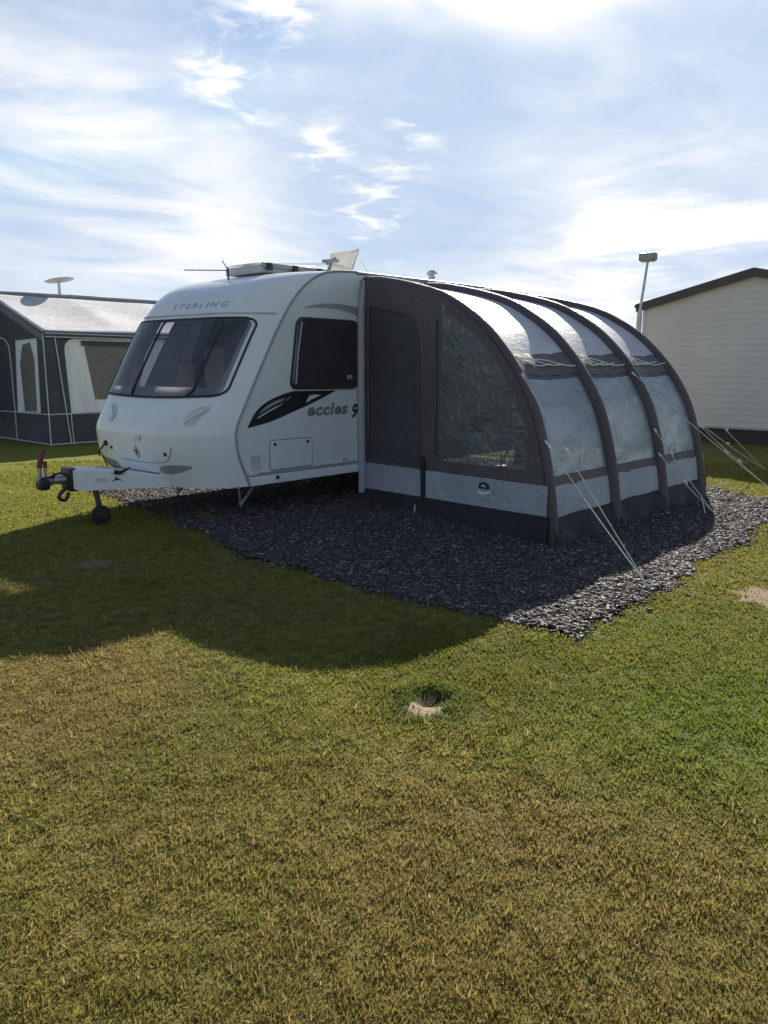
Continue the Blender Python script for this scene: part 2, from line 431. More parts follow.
# lettering on the side: grey letters with a dark outline, and the number running under the awning edge
vs, fs = text2d('eccles', .175, .25, .0055, 1.10)
wtxt = max(v[0] for v in vs)
sc = .63/wtxt
def put_text(vs, fs, x0, z0, sx, d): return MB().add([(x0 + v[0]*sx, YN - d, z0 + v[1]*1.02) for v in vs], fs)
put_text(vs, fs, 5.71, 1.035, sc, .003).build('lettering', M['graphic'], van)
vs, fs = text2d('eccles', .175, .25, -.001, 1.10)
put_text(vs, fs, 5.71, 1.035, sc, .0042).build('lettering', M['graphic_grey'], van)
vs, fs = text2d('90', .21, .3, .006, 1.05)
put_text(vs, fs, 6.385, .985, .95, .003).build('lettering', M['graphic'], van)

# service hatch, marker, sill rail
def rect_ring(x0, z0, x1, z1, r):
    q = round_poly([(x0, z0), (x1, z0), (x1, z1), (x0, z1)], r, 4); return q + [q[0]]
hp = MB().prism(round_poly([(5.185, .492), (5.775, .492), (5.775, .795), (5.185, .795)], .04), yy, .001, .010)
hatch = hp.build('service_hatch', M['side_skin'], van)
MB().tube([(a, YN-.006, b) for a, b in rect_ring(5.18, .485, 5.78, .80, .045)], .006, 6).build('hatch_seal', M['trim'], hatch)
for xx in (5.25, 5.71):
    MB().lathe((xx, YN-.009, .755), (0, -1, 0), [(.018, 0), (.018, .006), (.012, .01)], 12).build('lock', M['black'], hatch)
MB().prism(round_poly([(4.93, .50), (5.055, .50), (5.055, .665), (4.93, .665)], .015), yy, .001, .008).build('marker_panel', M['amber'], van)
MB().box((4.90, YN-.018, .445), (10.5, YN+.01, .475), .004).build('sill_rail', M['trim'], van)
MB().box((4.90, YN-.012, .345), (10.5, YN+.01, .44), .004).build('sill_skirt', M['gelcoat'], van)
MB().lathe((5.27, YN-.012, .405), (0, -1, 0), [(.02, 0), (.022, .012), (.012, .02)], 12).build('skirt_knob', M['black'], van)
MB().box((6.24, YN-.02, .49), (6.32, YN, .53), .004).build('vent_socket', M['light_trim'], van)
MB().box((4.885, YN-.03, .455), (5.0, YN+.02, .50), .01).build('sill_cap', M['white'], van)

# front panel furniture
def on_front(pts, r, name, mat, d=.002, seg=6): return MB().tube([front(y, z, d) for y, z in pts], r, seg).build(name, mat, van)
on_front([(p.x, p.z) for p in smooth_curve([(8.16, 0, .60), (8.0, 0, .52), (7.88, 0, .482), (7.53, 0, .468), (7.15, 0, .467)], 6)], .014, 'panel_gap', M['gap'])
on_front([(p.x, p.z) for p in smooth_curve([(7.70, 0, .60), (7.45, 0, .588), (7.15, 0, .59), (6.95, 0, .625), (6.87, 0, .70), (6.84, 0, .775)], 6)], .005, 'locker_edge', M['trim'])
on_front([(p.x, p.z) for p in smooth_curve([(8.14, 0, .59), (8.2, 0, .50), (8.22, 0, .42)], 6)], .012, 'panel_gap', M['gap'])
def disc_front(y, z, r, name, mat, d=.0, h=.012):
    c = Vector(front(y, z, 0)); e = .01
    nrm = (Vector(front(y, z+e)) - Vector(front(y, z-e))).cross(Vector(front(y+e, z)) - Vector(front(y-e, z))).normalized()
    if nrm.x > 0: nrm = -nrm
    return MB().lathe(c + nrm*(d-.004), nrm, [(r, 0), (r, h), (r*.7, h+.004)], 14).build(name, mat, van)
disc_front(6.94, .695, .020, 'locker_lock', M['black'])
disc_front(7.93, .755, .030, 'cable_socket', M['black'], h=.02)
disc_front(7.84, .712, .018, 'locker_lock', M['black'])
MB().tube(smooth_curve([front(7.93, .74, .03), front(7.96, .70, .05), front(8.03, .66, .06), front(8.10, .60, .05)]), .010, 6).build('cable', M['black'], van)
# moulded grab recesses either side below the window
for sg in (1, -1):
    my = (lambda y: y) if sg == 1 else (lambda y: 14.53 - y)
    pts = [(6.74, 1.03), (6.72, 1.12), (6.66, 1.17), (6.59, 1.185), (6.585, 1.13), (6.63, 1.06), (6.65, .985), (6.70, .985)]
    g_o = MB().poly(round_poly([(my(a), b) for a, b in pts], .02, 4), lambda a, b: front(a, b, .004), sub=3).build('grab_recess', M['recess'], van)
    MB().tube([front(my(y), z, .014) for y, z in ((6.715, 1.02), (6.68, 1.07), (6.64, 1.11), (6.595, 1.15))], [.006, .014, .014, .006], 6).build('grab_bar', M['gelcoat'], g_o)
# sunken front lamps
for sg in (1, -1):
    my = (lambda y: y) if sg == 1 else (lambda y: 14.93 - y)
    q = [(7.12, .50), (7.10, .55), (6.95, .582), (6.80, .59), (6.69, .585), (6.70, .555), (6.82, .51), (6.95, .482), (7.06, .482)]
    l_o = MB().poly(round_poly([(my(a), b) for a, b in q], .012, 3), lambda a, b: front(a, b, .004), sub=3).build('front_lamp', M['trim'], van)
    q2 = [(6.88 + (a - 6.88)*.72, .54 + (b-.54)*.66) for a, b in q]
    MB().poly([(my(a), b) for a, b in q2], lambda a, b: front(a, b, .010), sub=3).build('lens', M['lens'], l_o)
disc_front(6.54, .535, .022, 'reflector', M['white'], h=.006)
# markings on the gas locker: script figure, red diamond
fr = lambda d: (lambda a, b: front(a, b, d))
vs, fs = text2d('19', .11, .35, -.002, 1.2)
MB().add([front(7.405 - v[0]*.9, .79 + v[1]*1.05, .003) for v in vs], fs).build('lettering', M['graphic'], van)
dm = lambda k, d: MB().poly([(7.40, .69 - .075*k), (7.40 + .055*k, .69), (7.40, .69 + .075*k), (7.40 - .055*k, .69)], fr(d), sub=3)
dia = dm(1, .003).build('warning_diamond', M['redmark'], van)
dm(.78, .0045).build('diamond_field', M['white'], dia)
MB().poly([(7.415, .66), (7.415, .70), (7.422, .705), (7.40, .725), (7.378, .705), (7.385, .70), (7.385, .66)], fr(.006), sub=1).build('diamond_symbol', M['black'], dia)
# raised maker's lettering on the brow
vs, fs = text2d('STERLING', .085, .12, .0, 1.6)
wt = max(v[0] for v in vs)
MB().add([front(7.69 - v[0]*(.86/wt), 2.175 + v[1]*.95, .006) for v in vs], fs).build('lettering', M['chrome'], van)

# A-frame, fairing, hitch, jockey wheel
fa = MB()
sec = [(3.50, .10, .375, .575), (3.56, .12, .352, .578), (3.9, .24, .345, .54), (4.25, .40, .335, .475), (4.75, .60, .325, .42)]
ys0 = 7.52
vsl = []; 
for x, h, z0, z1 in sec:
    for dy, zz in ((-h, z0), (-h, z1 - .02), (-h + .02, z1), (h - .02, z1), (h, z1 - .02), (h, z0)):
        vsl.append((x, ys0 + dy, zz))
fsl = []
for i in range(len(sec)-1):
    for k in range(6): fsl.append((i*6+k, i*6+(k+1) % 6, (i+1)*6+(k+1) % 6, (i+1)*6+k))
fsl += [tuple(range(6)), tuple(range(24, 30))]
fa.add(vsl, fsl); fairing = fa.build('drawbar_fairing', M['gelcoat'], van, sharp=40)
def fside(x, z, d=.003):
    h = np.interp(x, [s_[0] for s_ in sec], [s_[1] for s_ in sec]); return (x, ys0 - h - d, z)
MB().poly([(3.70, .425), (3.80, .425), (3.80, .465), (3.70, .465)], lambda a, b: fside(a, b)).build('fairing_plate', M['light_trim'], fairing)
MB().poly([(3.835, .425), (3.90, .44), (3.945, .425), (3.90, .455), (3.87, .475), (3.87, .452)], lambda a, b: fside(a, b)).build('fairing_mark', M['black'], fairing)
MB().tube([fside(3.86, .525, .02), fside(3.90, .515, .035), fside(3.96, .54, .03), fside(4.0, .56, .02)], [.026, .022, .012, .008], 8).build('handle', M['black'], fairing)
MB().box((3.46, ys0-.10, .345), (3.56, ys0+.10, .585), .03).build('drawbar_nose', M['black'], van)
chs = MB()
for sg in (-1, 1):
    chs.tube([(3.5, ys0 + sg*.04, .40), (4.7, ys0 + sg*.50, .37), (10.3, ys0 + sg*.60, .33)], .035, 6)
chs.build('chassis_rail', M['galv'], van)
hitch = MB().lathe((3.5, ys0, .47), (-1, 0, 0), [(.05, 0), (.045, .10), (.036, .16), (.05, .18), (.055, .24), (.04, .28)], 14).build('hitch_coupling', M['galv'], van)
MB().box((3.19, ys0-.06, .385), (3.29, ys0+.06, .495), .025).build('coupling_head', M['black'], hitch)
MB().tube([(3.20, ys0-.06, .50), (3.28, ys0-.075, .515), (3.38, ys0-.07, .545), (3.45, ys0-.07, .525)], .011, 6).build('coupling_lever', M['black'], hitch)
MB().tube([(3.32, ys0-.06, .50), (3.33, ys0-.07, .55)], .014, 6).build('lever_pin', M['black'], hitch)
MB().tube([(3.21, ys0, .47), (3.215, ys0, .60)], .022, 8).build('stabiliser_arm', M['galv'], hitch)
MB().tube([(3.265, ys0-.02, .49), (3.265, ys0-.02, .60)], .015, 8).build('brake_lever', M['galv'], hitch)
MB().tube([(3.215, ys0, .60), (3.235, ys0, .68), (3.26, ys0, .745), (3.285, ys0, .765)], [.026, .026, .022, .014], 10).build('red_grip', M['red'], hitch)
MB().tube([(3.265, ys0-.02, .60), (3.27, ys0-.02, .665)], .02, 8).build('red_grip', M['red'], hitch)
MB().tube(smooth_curve([(3.5, ys0-.05, .42), (3.40, ys0-.06, .36), (3.36, ys0-.06, .30), (3.42, ys0-.06, .27), (3.47, ys0-.05, .34)]), .018, 6).build('plug_lead', M['black'], van)
jw = MB().tube([(3.70, ys0-.12, .40), (3.70, ys0-.19, .22), (3.70, ys0-.19, .14)], .028, 10).build('jockey_post', M['black'], van)
wb = MB(); wb.lathe((3.70, ys0-.235, .10), (.25, 1, 0), [(.07, 0), (.095, .01), (.10, .03), (.095, .05), (.07, .06)], 22)
jwheel = wb.build('jockey_wheel', M['rubber'], van)
MB().lathe((3.70, ys0-.240, .10), (.25, 1, 0), [(.02, 0), (.045, .004), (.045, .067), (.02, .071)], 14).build('wheel_hub', M['black'], jwheel)
MB().tube([(3.72, ys0-.135, .12), (3.72, ys0-.135, .21), (3.70, ys0-.19, .26)], .016, 6).build('wheel_fork', M['galv'], jwheel)
for yy_ in (6.95, 8.2):
    for xx in (5.15, 10.2):
        cs_ = MB().tube([(xx+.30, yy_, .35), (xx, yy_, .05)], .022, 6)
        cs_.tube([(xx-.02, yy_, .34), (xx+.02, yy_+.01, .03)], .014, 6)
        st = cs_.build('corner_steady', M['galv'], van)
        MB().box((xx-.09, yy_-.07, .0), (xx+.09, yy_+.07, .03), .008).build('steady_foot', M['black'], st)
for yy_, sg in ((YN+.06, 1), (YF-.06-.18, 1)):
    ww = MB().lathe((7.85, yy_, .315), (0, 1, 0), [(.19, 0), (.29, .0), (.315, .03), (.315, .15), (.29, .18), (.19, .18)], 32).build('road_wheel', M['rubber'], van)
    MB().lathe((7.85, yy_-.004, .315), (0, 1, 0), [(.05, 0), (.18, .01), (.19, .02), (.19, .17), (.05, .188)], 24).build('wheel_rim', M['galv'], ww)

# roof furniture: long rooflight, tilted open lid, aerial, flue
rl = MB().box((5.72, 7.15, 2.60), (6.98, 7.85, 2.69), .02).build('rooflight', M['light_trim'], van)
MB().grid(lambda a, b: (5.70 + 1.3*a, 7.12 + .76*b, 2.69 + (.02 + .13*a)*math.sin(math.pi*min(1, max(0, .06 + .88*b)))**.5), lin(0, 1, 14), lin(0, 1, 12)).build('rooflight_dome', M['dome'], rl)
MB().box((5.69, 7.11, 2.655), (7.0, 7.135, 2.70), .004).build('dome_rim', M['trim'], rl)
for xx in (5.74, 6.12, 6.5):
    MB().box((xx, 7.08, 2.62), (xx+.07, 7.11, 2.70), .006).build('dome_catch', M['black'], rl)
rv = MB().box((6.95, 7.05, 2.61), (7.50, 7.60, 2.69), .02).build('roof_vent', M['white'], van)
ca_, sa_ = math.cos(R(66)), math.sin(R(66))
def lid(u, v, w=0): return (7.06 + u*ca_ - w*sa_, 7.08 + v, 2.69 + u*sa_ + w*ca_)
ld = MB(); n1, n2 = lin(0, .30, 6), lin(0, .46, 8)
for off in (0, .05):
    ld.grid(lambda u, v: lid(u, v, off + (.03*(math.sin(math.pi*u/.30)*math.sin(math.pi*v/.46))**.5 if off else 0)), n1, n2)
vl = ld.build('vent_lid', M['lid'], rv)
lr = [lid(0, 0, .02), lid(.30, 0, .02), lid(.30, .46, .02), lid(0, .46, .02), lid(0, 0, .02)]
MB().tube(lr, .02, 6).build('lid_rim', M['white'], rv)
MB().tube([(7.38, 7.10, 2.68), lid(.27, .03)], .010, 6).build('lid_stay', M['white'], rv)
wy = MB().tube([(6.60, 7.02, 2.66), (6.66, 7.02, 2.80)], .02, 6)
wy.tube([(6.50, 7.0, 2.775), (6.74, 7.0, 2.80)], .022, 6); wy.tube([(6.56, 7.0, 2.75), (6.70, 7.0, 2.83)], .016, 6)
wy.build('roof_vent_knob', M['trim'], van)
ae = MB().tube([(5.36, 7.3, 2.50), (5.355, 7.3, 2.63)], .011, 6)
ae.tube([(5.36, 7.3, 2.60), (5.02, 7.63, 2.60)], .006, 6)
for t in lin(.05, .95, 9): ae.tube([(5.36-.34*t-.03, 7.3+.33*t-.03, 2.605), (5.36-.34*t+.03, 7.3+.33*t+.03, 2.605)], .003, 5)
ae.tube([(5.36, 7.3, 2.60), (5.30, 7.32, 2.70)], .005, 6)
ae.build('television_aerial', M['black'], van)
MB().lathe((8.87, 7.3, 2.62), (0, 0, 1), [(.045, 0), (.045, .20), (.075, .21), (.075, .245), (.05, .25), (.05, .27)], 14).build('flue', M['galv'], van)

# ------------------------------------------------------------------ awning
aw = thing('air_awning', 'charcoal and pale grey drive-side awning with four curved arches attached to the white caravan', 'awning', (8.0, 4.9, 0))
ap = [(6.44, 2.565), (6.1, 2.535), (5.6, 2.44), (5.1, 2.31), (4.75, 2.155), (4.38, 1.92), (4.02, 1.57), (3.77, 1.2), (3.62, .8), (3.53, .4), (3.47, 0)]
AP = [(p.x, p.z) for p in smooth_curve([(a, 0, b) for a, b in ap], 8)]
al = [0]
for i in range(1, len(AP)): al.append(al[-1] + math.dist(AP[i], AP[i-1]))
al = [a/al[-1] for a in al]
XT = [6.60, 7.70, 8.76, 9.72]; XB = [5.98, 7.22, 8.35, 9.50]
def pt(t): return float(np.interp(t, al, [p[0] for p in AP])), float(np.interp(t, al, [p[1] for p in AP]))
def t_of_z(z): return float(np.interp(-z, [-p[1] for p in AP], al))
def arch_x(i, y):
    k = (y - 3.47)/(6.44 - 3.47); return XB[i] + (XT[i] - XB[i])*k
def pnorm(t):
    y0, z0 = pt(max(0, t-.01)); y1, z1 = pt(min(1, t+.01)); d = Vector((y1-y0, z1-z0)).normalized(); return Vector((d.y, -d.x))  # outward
def bay(i, s, t, off=0.0):
    y, z = pt(t); n_ = pnorm(t)
    sag = -.045 - .045*math.sin(math.pi*s)*(1 if t < .7 else .6) + off
    x = arch_x(i, y)*(1-s) + arch_x(i+1, y)*s
    return (x, y - n_.x*sag*-1 if False else y + n_.x*sag, z + n_.y*sag)
# check the outward sense of pnorm once
_y, _z = pt(.5); _n = pnorm(.5)
if _n.y < 0:
    _pn = pnorm
    def pnorm(t): return -_pn(t)
for i in range(4):
    c = []
    for t in lin(0, 1, 60):
        y, z = pt(t); n_ = pnorm(t); c.append((arch_x(i, y), y - n_.x*.055, max(.0, z - n_.y*.055)))
    if i in (0, 3): c = [(x + (.05 if i == 0 else -.05), y, z) for x, y, z in c]
    MB().tube(c, [.062 if i in (0, 3) else .072]*61, 12).build('arch_beam', M['char_arch'], aw)
tz = t_of_z
T_roof, T_val, T_win0, T_win1, T_str, T_band = tz(1.735), tz(1.53), tz(1.50), tz(.60), tz(.50), tz(.235)
for i in range(3):
    MB().grid(lambda s, t: bay(i, s, t), lin(0, 1, 16), lin(.0, T_roof, 40)).build('roof_panel', M['roofcloth'], aw)
    # dark valance holding the rolled blind
    MB().grid(lambda s, t: bay(i, s, t, .006 + .012*math.sin(math.pi*(t - T_roof)/(T_val - T_roof)) + .005*math.sin(s*23 + i)), lin(0, 1, 30), lin(T_roof - .004, T_val, 10)).build('valance', M['char'], aw)
    for q in range(3):
        cp = []
        for s in lin(.10, .92 - .16*q, 26):
            dip = .25 + .28*q + .85*s*(1 - .45*q) + .16*math.sin(s*9 + q*2 + i)
            cp.append(bay(i, s, T_roof + (T_val - T_roof)*min(.9, max(.08, dip*.62)), .034))
        MB().tube(cp, .0065, 5).build('cord', M['cord'], aw)
    a0, a1 = .05, .93
    wp = MB()
    ss = [0, a0] + lin(a0, a1, 12)[1:] + [1]; ts = [T_val - .002, T_win0] + lin(T_win0, T_win1, 16)[1:] + [T_str]
    wp.grid(lambda s, t: bay(i, s, t), ss, ts, lambda s, t: a0 < s < a1 and T_win0 < t < T_win1)
    wall = wp.build('wall_panel', M['char'], aw)
    MB().grid(lambda s, t: bay(i, s, t, -.004), lin(a0-.02, a1+.02, 14), lin(T_win0-.006, T_win1+.008, 20)).build('window', M['pvc'], aw)
    MB().grid(lambda s, t: bay(i, s, t, .006 + .008*math.sin(s*11+i)), lin(.0, 1, 24), lin(T_str - .003, T_band, 6)).build('skirt_band', M['band'], aw)
    def mudf(s, k):
        y, z = pt(T_band); base = Vector(bay(i, s, T_band, .004))
        return (base.x, base.y - .10*k - .03*k*math.sin(s*13 + i*2), base.z*(1-k) + .004)
    MB().grid(mudf, lin(0, 1, 24), lin(0, 1, 6)).build('mud_flap', M['mud'], aw)
# end panels
def plane_pt(i, dy=0):
    return lambda y, z: (arch_x(i, y) + dy, y, z)
def arch_out(z_min, ins):
    o = []
    for t in lin(0, 1, 60):
        y, z = pt(t); n_ = pnorm(t); y -= n_.x*ins; z -= n_.y*ins
        if z >= z_min: o.append((y, z))
    return o
def ztop(y): return .455 + (.53-.455)*(6.4-y)/2.9
def zbot(y): return .15 + (.255-.15)*(6.4-y)/2.9
for i, dx in ((0, -.035), (3, .035)):
    f = plane_pt(i, dx)
    ao = arch_out(.05, .04)
    yb = min(p[0] for p in ao)
    outer = [p for p in ao if p[1] > ztop(3.55)] + [(3.56, ztop(3.56)), (6.44, ztop(6.44))]
    # window opening: quarter shape following the arch
    wi = [p for p in arch_out(.62, .145) if p[0] < 4.99]
    win = [(5.06, .615), (5.03, 2.20)] + wi + [(3.69, .64)]
    door = round_poly([(6.30, .50), (6.28, 2.24), (5.40, 2.07), (5.34, .50)], [.02, .10, .28, .02], 8)
    ep = MB().poly(outer, f, [win, door]); epo = ep.build('end_panel', M['char'], aw)
    MB().poly(win, plane_pt(i, dx + .002)).build('window', M['pvc_end'], aw)
    dr = MB().poly(door, plane_pt(i, dx + (.004 if i else .004))).build('door_panel', M['mesh'], aw)
    MB().tube([plane_pt(i, dx - .008)(a, b) for a, b in door], .010, 6).build('door_zip', M['char_arch'], dr)
    for ya, yb_ in ((6.42, 5.33), (5.25, 3.56)):
        n_ = 16
        MB().grid(lambda y, k: plane_pt(i, dx + .004*math.sin(y*9) - .006)(y, ztop(y)*(1-k) + zbot(y)*k), lin(ya, yb_, n_), lin(0, 1, 4)).build('skirt_band', M['band'], aw)
        MB().grid(lambda y, k: (arch_x(i, y) + dx - (.02 + .05*k + .014*k*math.sin(y*8))*(1 if i == 0 else -1), y, zbot(y)*(1-k) + .004), lin(ya+.04, yb_-.04, 20), lin(0, 1, 4)).build('mud_flap', M['mud'], aw)
    MB().tube([plane_pt(i, dx - .012)(5.29, z) for z in (.62, .4, .1)], [.035, .028, .02], 8).build('zip_flap', M['mud'], aw)
    MB().tube([plane_pt(i, dx - .01)(5.10, z) for z in (2.02, 1.3, .64)], .012, 6).build('window_zip', M['char_arch'], aw)
# padded draught strip up the caravan wall
MB().tube([(6.525, YN-.05, .10), (6.515, YN-.05, 1.2), (6.52, YN-.05, 2.2), (6.56, YN-.06, 2.52)], [.046, .046, .042, .02], 10).build('draught_pad', M['pad'], aw)
# tab and strap at foot of door
MB().tube([(6.33, 5.40, .12), (6.29, 5.38, .05), (6.25, 5.36, .0)], [.014, .012, .008], 6).build('peg_strap', M['pad'], aw)
MB().tube([(6.0, 3.42, .16), (6.08, 3.33, .07), (6.12, 3.26, .01)], .010, 6).build('peg_strap', M['char'], aw)
# maker's mark on the skirt of the end panel
fm = lambda d: plane_pt(0, -.05 - d)
mk = [(4.36 + .075*math.cos(2*math.pi*k/24), .425 + .045*math.sin(2*math.pi*k/24)) for k in range(24)]
lg = MB().poly([p for p in mk if p[1] > .40], fm(0)).build('skirt_mark', M['green'], aw)
MB().poly([(4.40, .418), (4.36, .448), (4.32, .418), (4.36, .428)], fm(.002)).build('mark_peak', M['white'], lg)
MB().poly([(4.46, .385), (4.36, .372), (4.25, .398), (4.26, .375), (4.36, .34), (4.43, .352)], fm(.002)).build('mark_swash', M['white'], lg)
MB().poly([(4.40, .308), (4.27, .296), (4.27, .280), (4.40, .292)], fm(.002)).build('mark_strip', M['graphic_grey'], lg)

# ------------------------------------------------------------------ guy ropes and pegs
def ap3(i, z): 
    y, zz = pt(tz(z)); return Vector((arch_x(i, y), y - .02, z))
pegs = {'a': Vector((5.18, 2.25, 0)), 'b': Vector((8.42, 3.0, 0)), 'c': Vector((9.95, 2.78, 0)), 'd': Vector((12.5, 3.75, 0))}
ropes = [
    (0, 1.50, 'a', .42, 'long pale guy rope from high on the nearest arch down to the gravel edge'),
    (0, .92, 'a', .05, 'pale guy rope from low on the nearest arch to the same gravel edge peg'),
    (2, .90, 'b', .30, 'pale guy rope from mid third arch to a peg in the sunlit slate'),
    (2, .64, 'b', .5, 'low pale guy rope from just above the skirt of the third arch'),
    (2, 1.50, 'c', .62, 'long pale guy rope crossing the third awning window toward the right'),
    (3, .86, 'c', .5, 'pale guy rope from low on the farthest arch, crossing the shaded grass'),
    (3, 1.50, 'd', .55, 'thin pale guy rope from high on the farthest arch in front of the beige home'),
    (3, .95, 'd', .45, 'thin pale guy rope from behind the farthest arch, below the beige wall'),
]
for i, z, k, tt, lab in ropes:
    a = ap3(i, z); b = pegs[k] + Vector((0, 0, .035))
    if i == 2: a = a + Vector((-.14, .0, 0))
    if i == 3 and k == 'd': a = a + Vector((.10, .12, 0))
    t_ = thing('guy_rope', lab, 'guy rope', (a.x, a.y, 0), 'guy ropes of the awning')
    a2 = a + (a-b).normalized()*.0
    pts = [a2.lerp(b, s) - Vector((0, 0, .02*math.sin(math.pi*s))) for s in lin(0, 1, 12)]
    MB().tube(pts, .0048, 6).build('rope', M['rope'], t_)
    c = a2.lerp(b, tt); d = (b-a2).normalized()
    MB().tube([c - d*.03, c, c + d*.03], [.008, .016, .008], 6).build('tensioner', M['cord'], t_)
    MB().tube([a, a + (b-a).normalized()*.05], .011, 6).build('rope_loop', M['cord'], t_)
    if (i, z) == (2, .90):
        e = a2.lerp(b, .80); MB().tube([e, e + Vector((-.02, -.04, -.10)), Vector((e.x-.05, e.y-.08, .01))], .005, 5).build('rope_tail', M['cord'], t_)
plab = {'a': 'steel peg at the gravel edge nearest the camera, holding two ropes', 'b': 'steel peg in the sunlit slate beside the third arch',
        'c': 'steel peg at the edge of the slate beyond the third window', 'd': 'steel peg in the shaded grass before the beige home'}
for k, p in pegs.items():
    o = MB().tube([p + Vector((.03, .05, -.08)), p + Vector((0, 0, .05)), p + Vector((-.015, -.01, .055)), p + Vector((-.02, -.012, .035))], .006, 6)
    o = o.build('tent_peg', M['peg'], None, origin=p); tag(o, plab[k], 'tent peg', 'pegs of the guy ropes')

# ------------------------------------------------------------------ neighbour awning and caravan (left)
NX, NY = 6.85, 15.34
na = thing('frame_awning', 'charcoal frame awning with pale sloping roof and white curtained windows, left of the caravan', 'awning', (9.2, 16.6, 0))
NX1 = 12.2; NYB = 17.86
MB().grid(lambda a, b: (NX - .03 + (NX1 - NX + .06)*a, NY - .04 + (NYB - NY + .04)*b, 2.215 + .87*b + .05*a*(1-b) - .05*math.sin(math.pi*b)*abs(math.sin(a*9.4)) ), lin(0, 1, 40), lin(0, 1, 14)).build('roof_sheet', M['nbr_roof'], na, thick=.01)
# long front wall, with the window opening
nf = lambda d: (lambda a, b: (a, NY - d, b))
nwin = round_poly([(7.30, .63), (9.9, .63), (9.9, 2.09), (7.24, 2.09)], [.02, .02, .1, .25], 7)
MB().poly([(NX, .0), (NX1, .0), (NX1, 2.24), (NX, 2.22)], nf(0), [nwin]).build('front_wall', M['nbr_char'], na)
npane = [(7.83, .88), (8.75, .88), (9.0, 1.6), (8.95, 1.97), (7.66, 2.0)]
cw = MB().poly(nwin, nf(-.015), [npane]).build('window_curtain', M['nbr_white'], na)
MB().poly(npane, nf(-.012)).build('window_pane', M['nbr_pvc'], na)
MB().poly([(7.60, 1.96), (9.05, 1.95), (9.05, 2.05), (7.60, 2.06)], nf(.012)).build('window_valance', M['nbr_char'], na)
MB().box((NX-.02, NY-.06, 2.10), (NX1, NY+.0, 2.23), .02).build('eave_valance', M['nbr_char'], na)
for z in (2.19, 2.12):
    MB().tube([(NX, NY-.065, z), (9.3, NY-.075, z - .02), (NX1, NY-.065, z+.02)], .010, 5).build('piping', M['piping'], na)
# gable side
ns_ = lambda d: (lambda a, b: (NX - d, a, b))
swin = [(15.72, .64), (16.87, .61), (16.70, 2.08), (15.65, 2.10)]
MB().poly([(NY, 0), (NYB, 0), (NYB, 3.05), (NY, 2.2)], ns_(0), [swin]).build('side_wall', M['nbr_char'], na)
span = [(15.93, .66), (16.50, .64), (16.56, 1.6), (16.38, 1.98), (16.0, 2.03), (15.86, 1.7)]
MB().poly(swin, ns_(-.02), [span]).build('window_curtain', M['nbr_white'], na)
MB().poly(span, ns_(-.016)).build('window_pane', M['nbr_pvc'], na)
MB().tube([(NX-.012, a, b) for a, b in curve2([(16.93, .06), (16.93, 1.7), (17.03, 2.02), (17.3, 2.14), (17.8, 2.15)])], .012, 5).build('door_piping', M['piping'], na)
MB().poly([(NY-.03, 2.17), (NYB, 3.06), (NYB, 2.90), (NY-.03, 2.02)], ns_(.012)).build('gable_valance', simple('grey_gable_trim', (.16, .16, .17), .6), na)
for p in ([(NX-.02, NY-.02, .0), (NX-.02, NY-.03, 2.18)], [(7.30, NY-.02, .0), (7.28, NY-.02, .62)], [(NX-.02, NY-.02, .62), (9.0, NY-.03, .61), (NX1, NY-.02, .62)],
          [(NX-.02, NY-.02, .62), (NX-.02, NYB, .60)], [(NX-.02, NY-.03, .03), (9.0, NY-.05, .02), (NX1, NY-.03, .03)], [(NX-.03, NY, .03), (NX-.03, NYB, .03)], [(7.06, NY-.03, 2.12), (7.24, NY-.03, .02)]):
    MB().tube(p, .011, 5).build('piping', M['piping'], na)
MB().grid(lambda a, b: (a, b, .012), lin(NX, NX1, 2), lin(NY, NYB, 2)).build('groundsheet', M['mud'], na)

nc = thing('neighbour_caravan', 'long pale caravan whose roof shows above the frame awning on the left', 'caravan', (9.5, 19.0, 0))
q = [(5.7, .4), (5.6, 1.0), (5.9, 2.2), (6.3, 2.9), (6.8, 3.10), (9, 3.13), (12.4, 3.12), (13.0, 2.95), (13.2, 2.3), (13.2, .4)]
qq = curve2(q, 4)
MB().prism(qq, lambda a, b, d: (a, NYB + .03 + d, b), 0, 2.2).build('body', M['nbr_body'], nc, sharp=40)
MB().tube([(a, NYB + .02, b) for a, b in qq if b > 2.8], .03, 6).build('roof_rail', M['trim'], nc)
MB().box((8.75, 18.1, 3.12), (9.45, 18.7, 3.19), .03).build('roof_vent', M['trim'], nc)
MB().box((9.9, 18.1, 3.12), (10.5, 18.7, 3.17), .02).build('roof_vent', M['light_trim'], nc)
MB().tube([(8.54, 18.1, 3.1), (8.54, 18.1, 3.46)], [.04, .028], 8).build('aerial_mast', M['light_trim'], nc)
MB().lathe((8.56, 18.1, 3.47), (-.10, .14, 1), [(.03, -.02), (.30, .012), (.33, .025), (.30, .035), (.1, .045)], 28).build('saucer_aerial', M['nbr_body'], nc)
for xx in (7.0, 12.2):
    MB().box((xx, 18.3, 0), (xx+.2, 18.5, .41)).build('support_leg', M['galv'], nc)

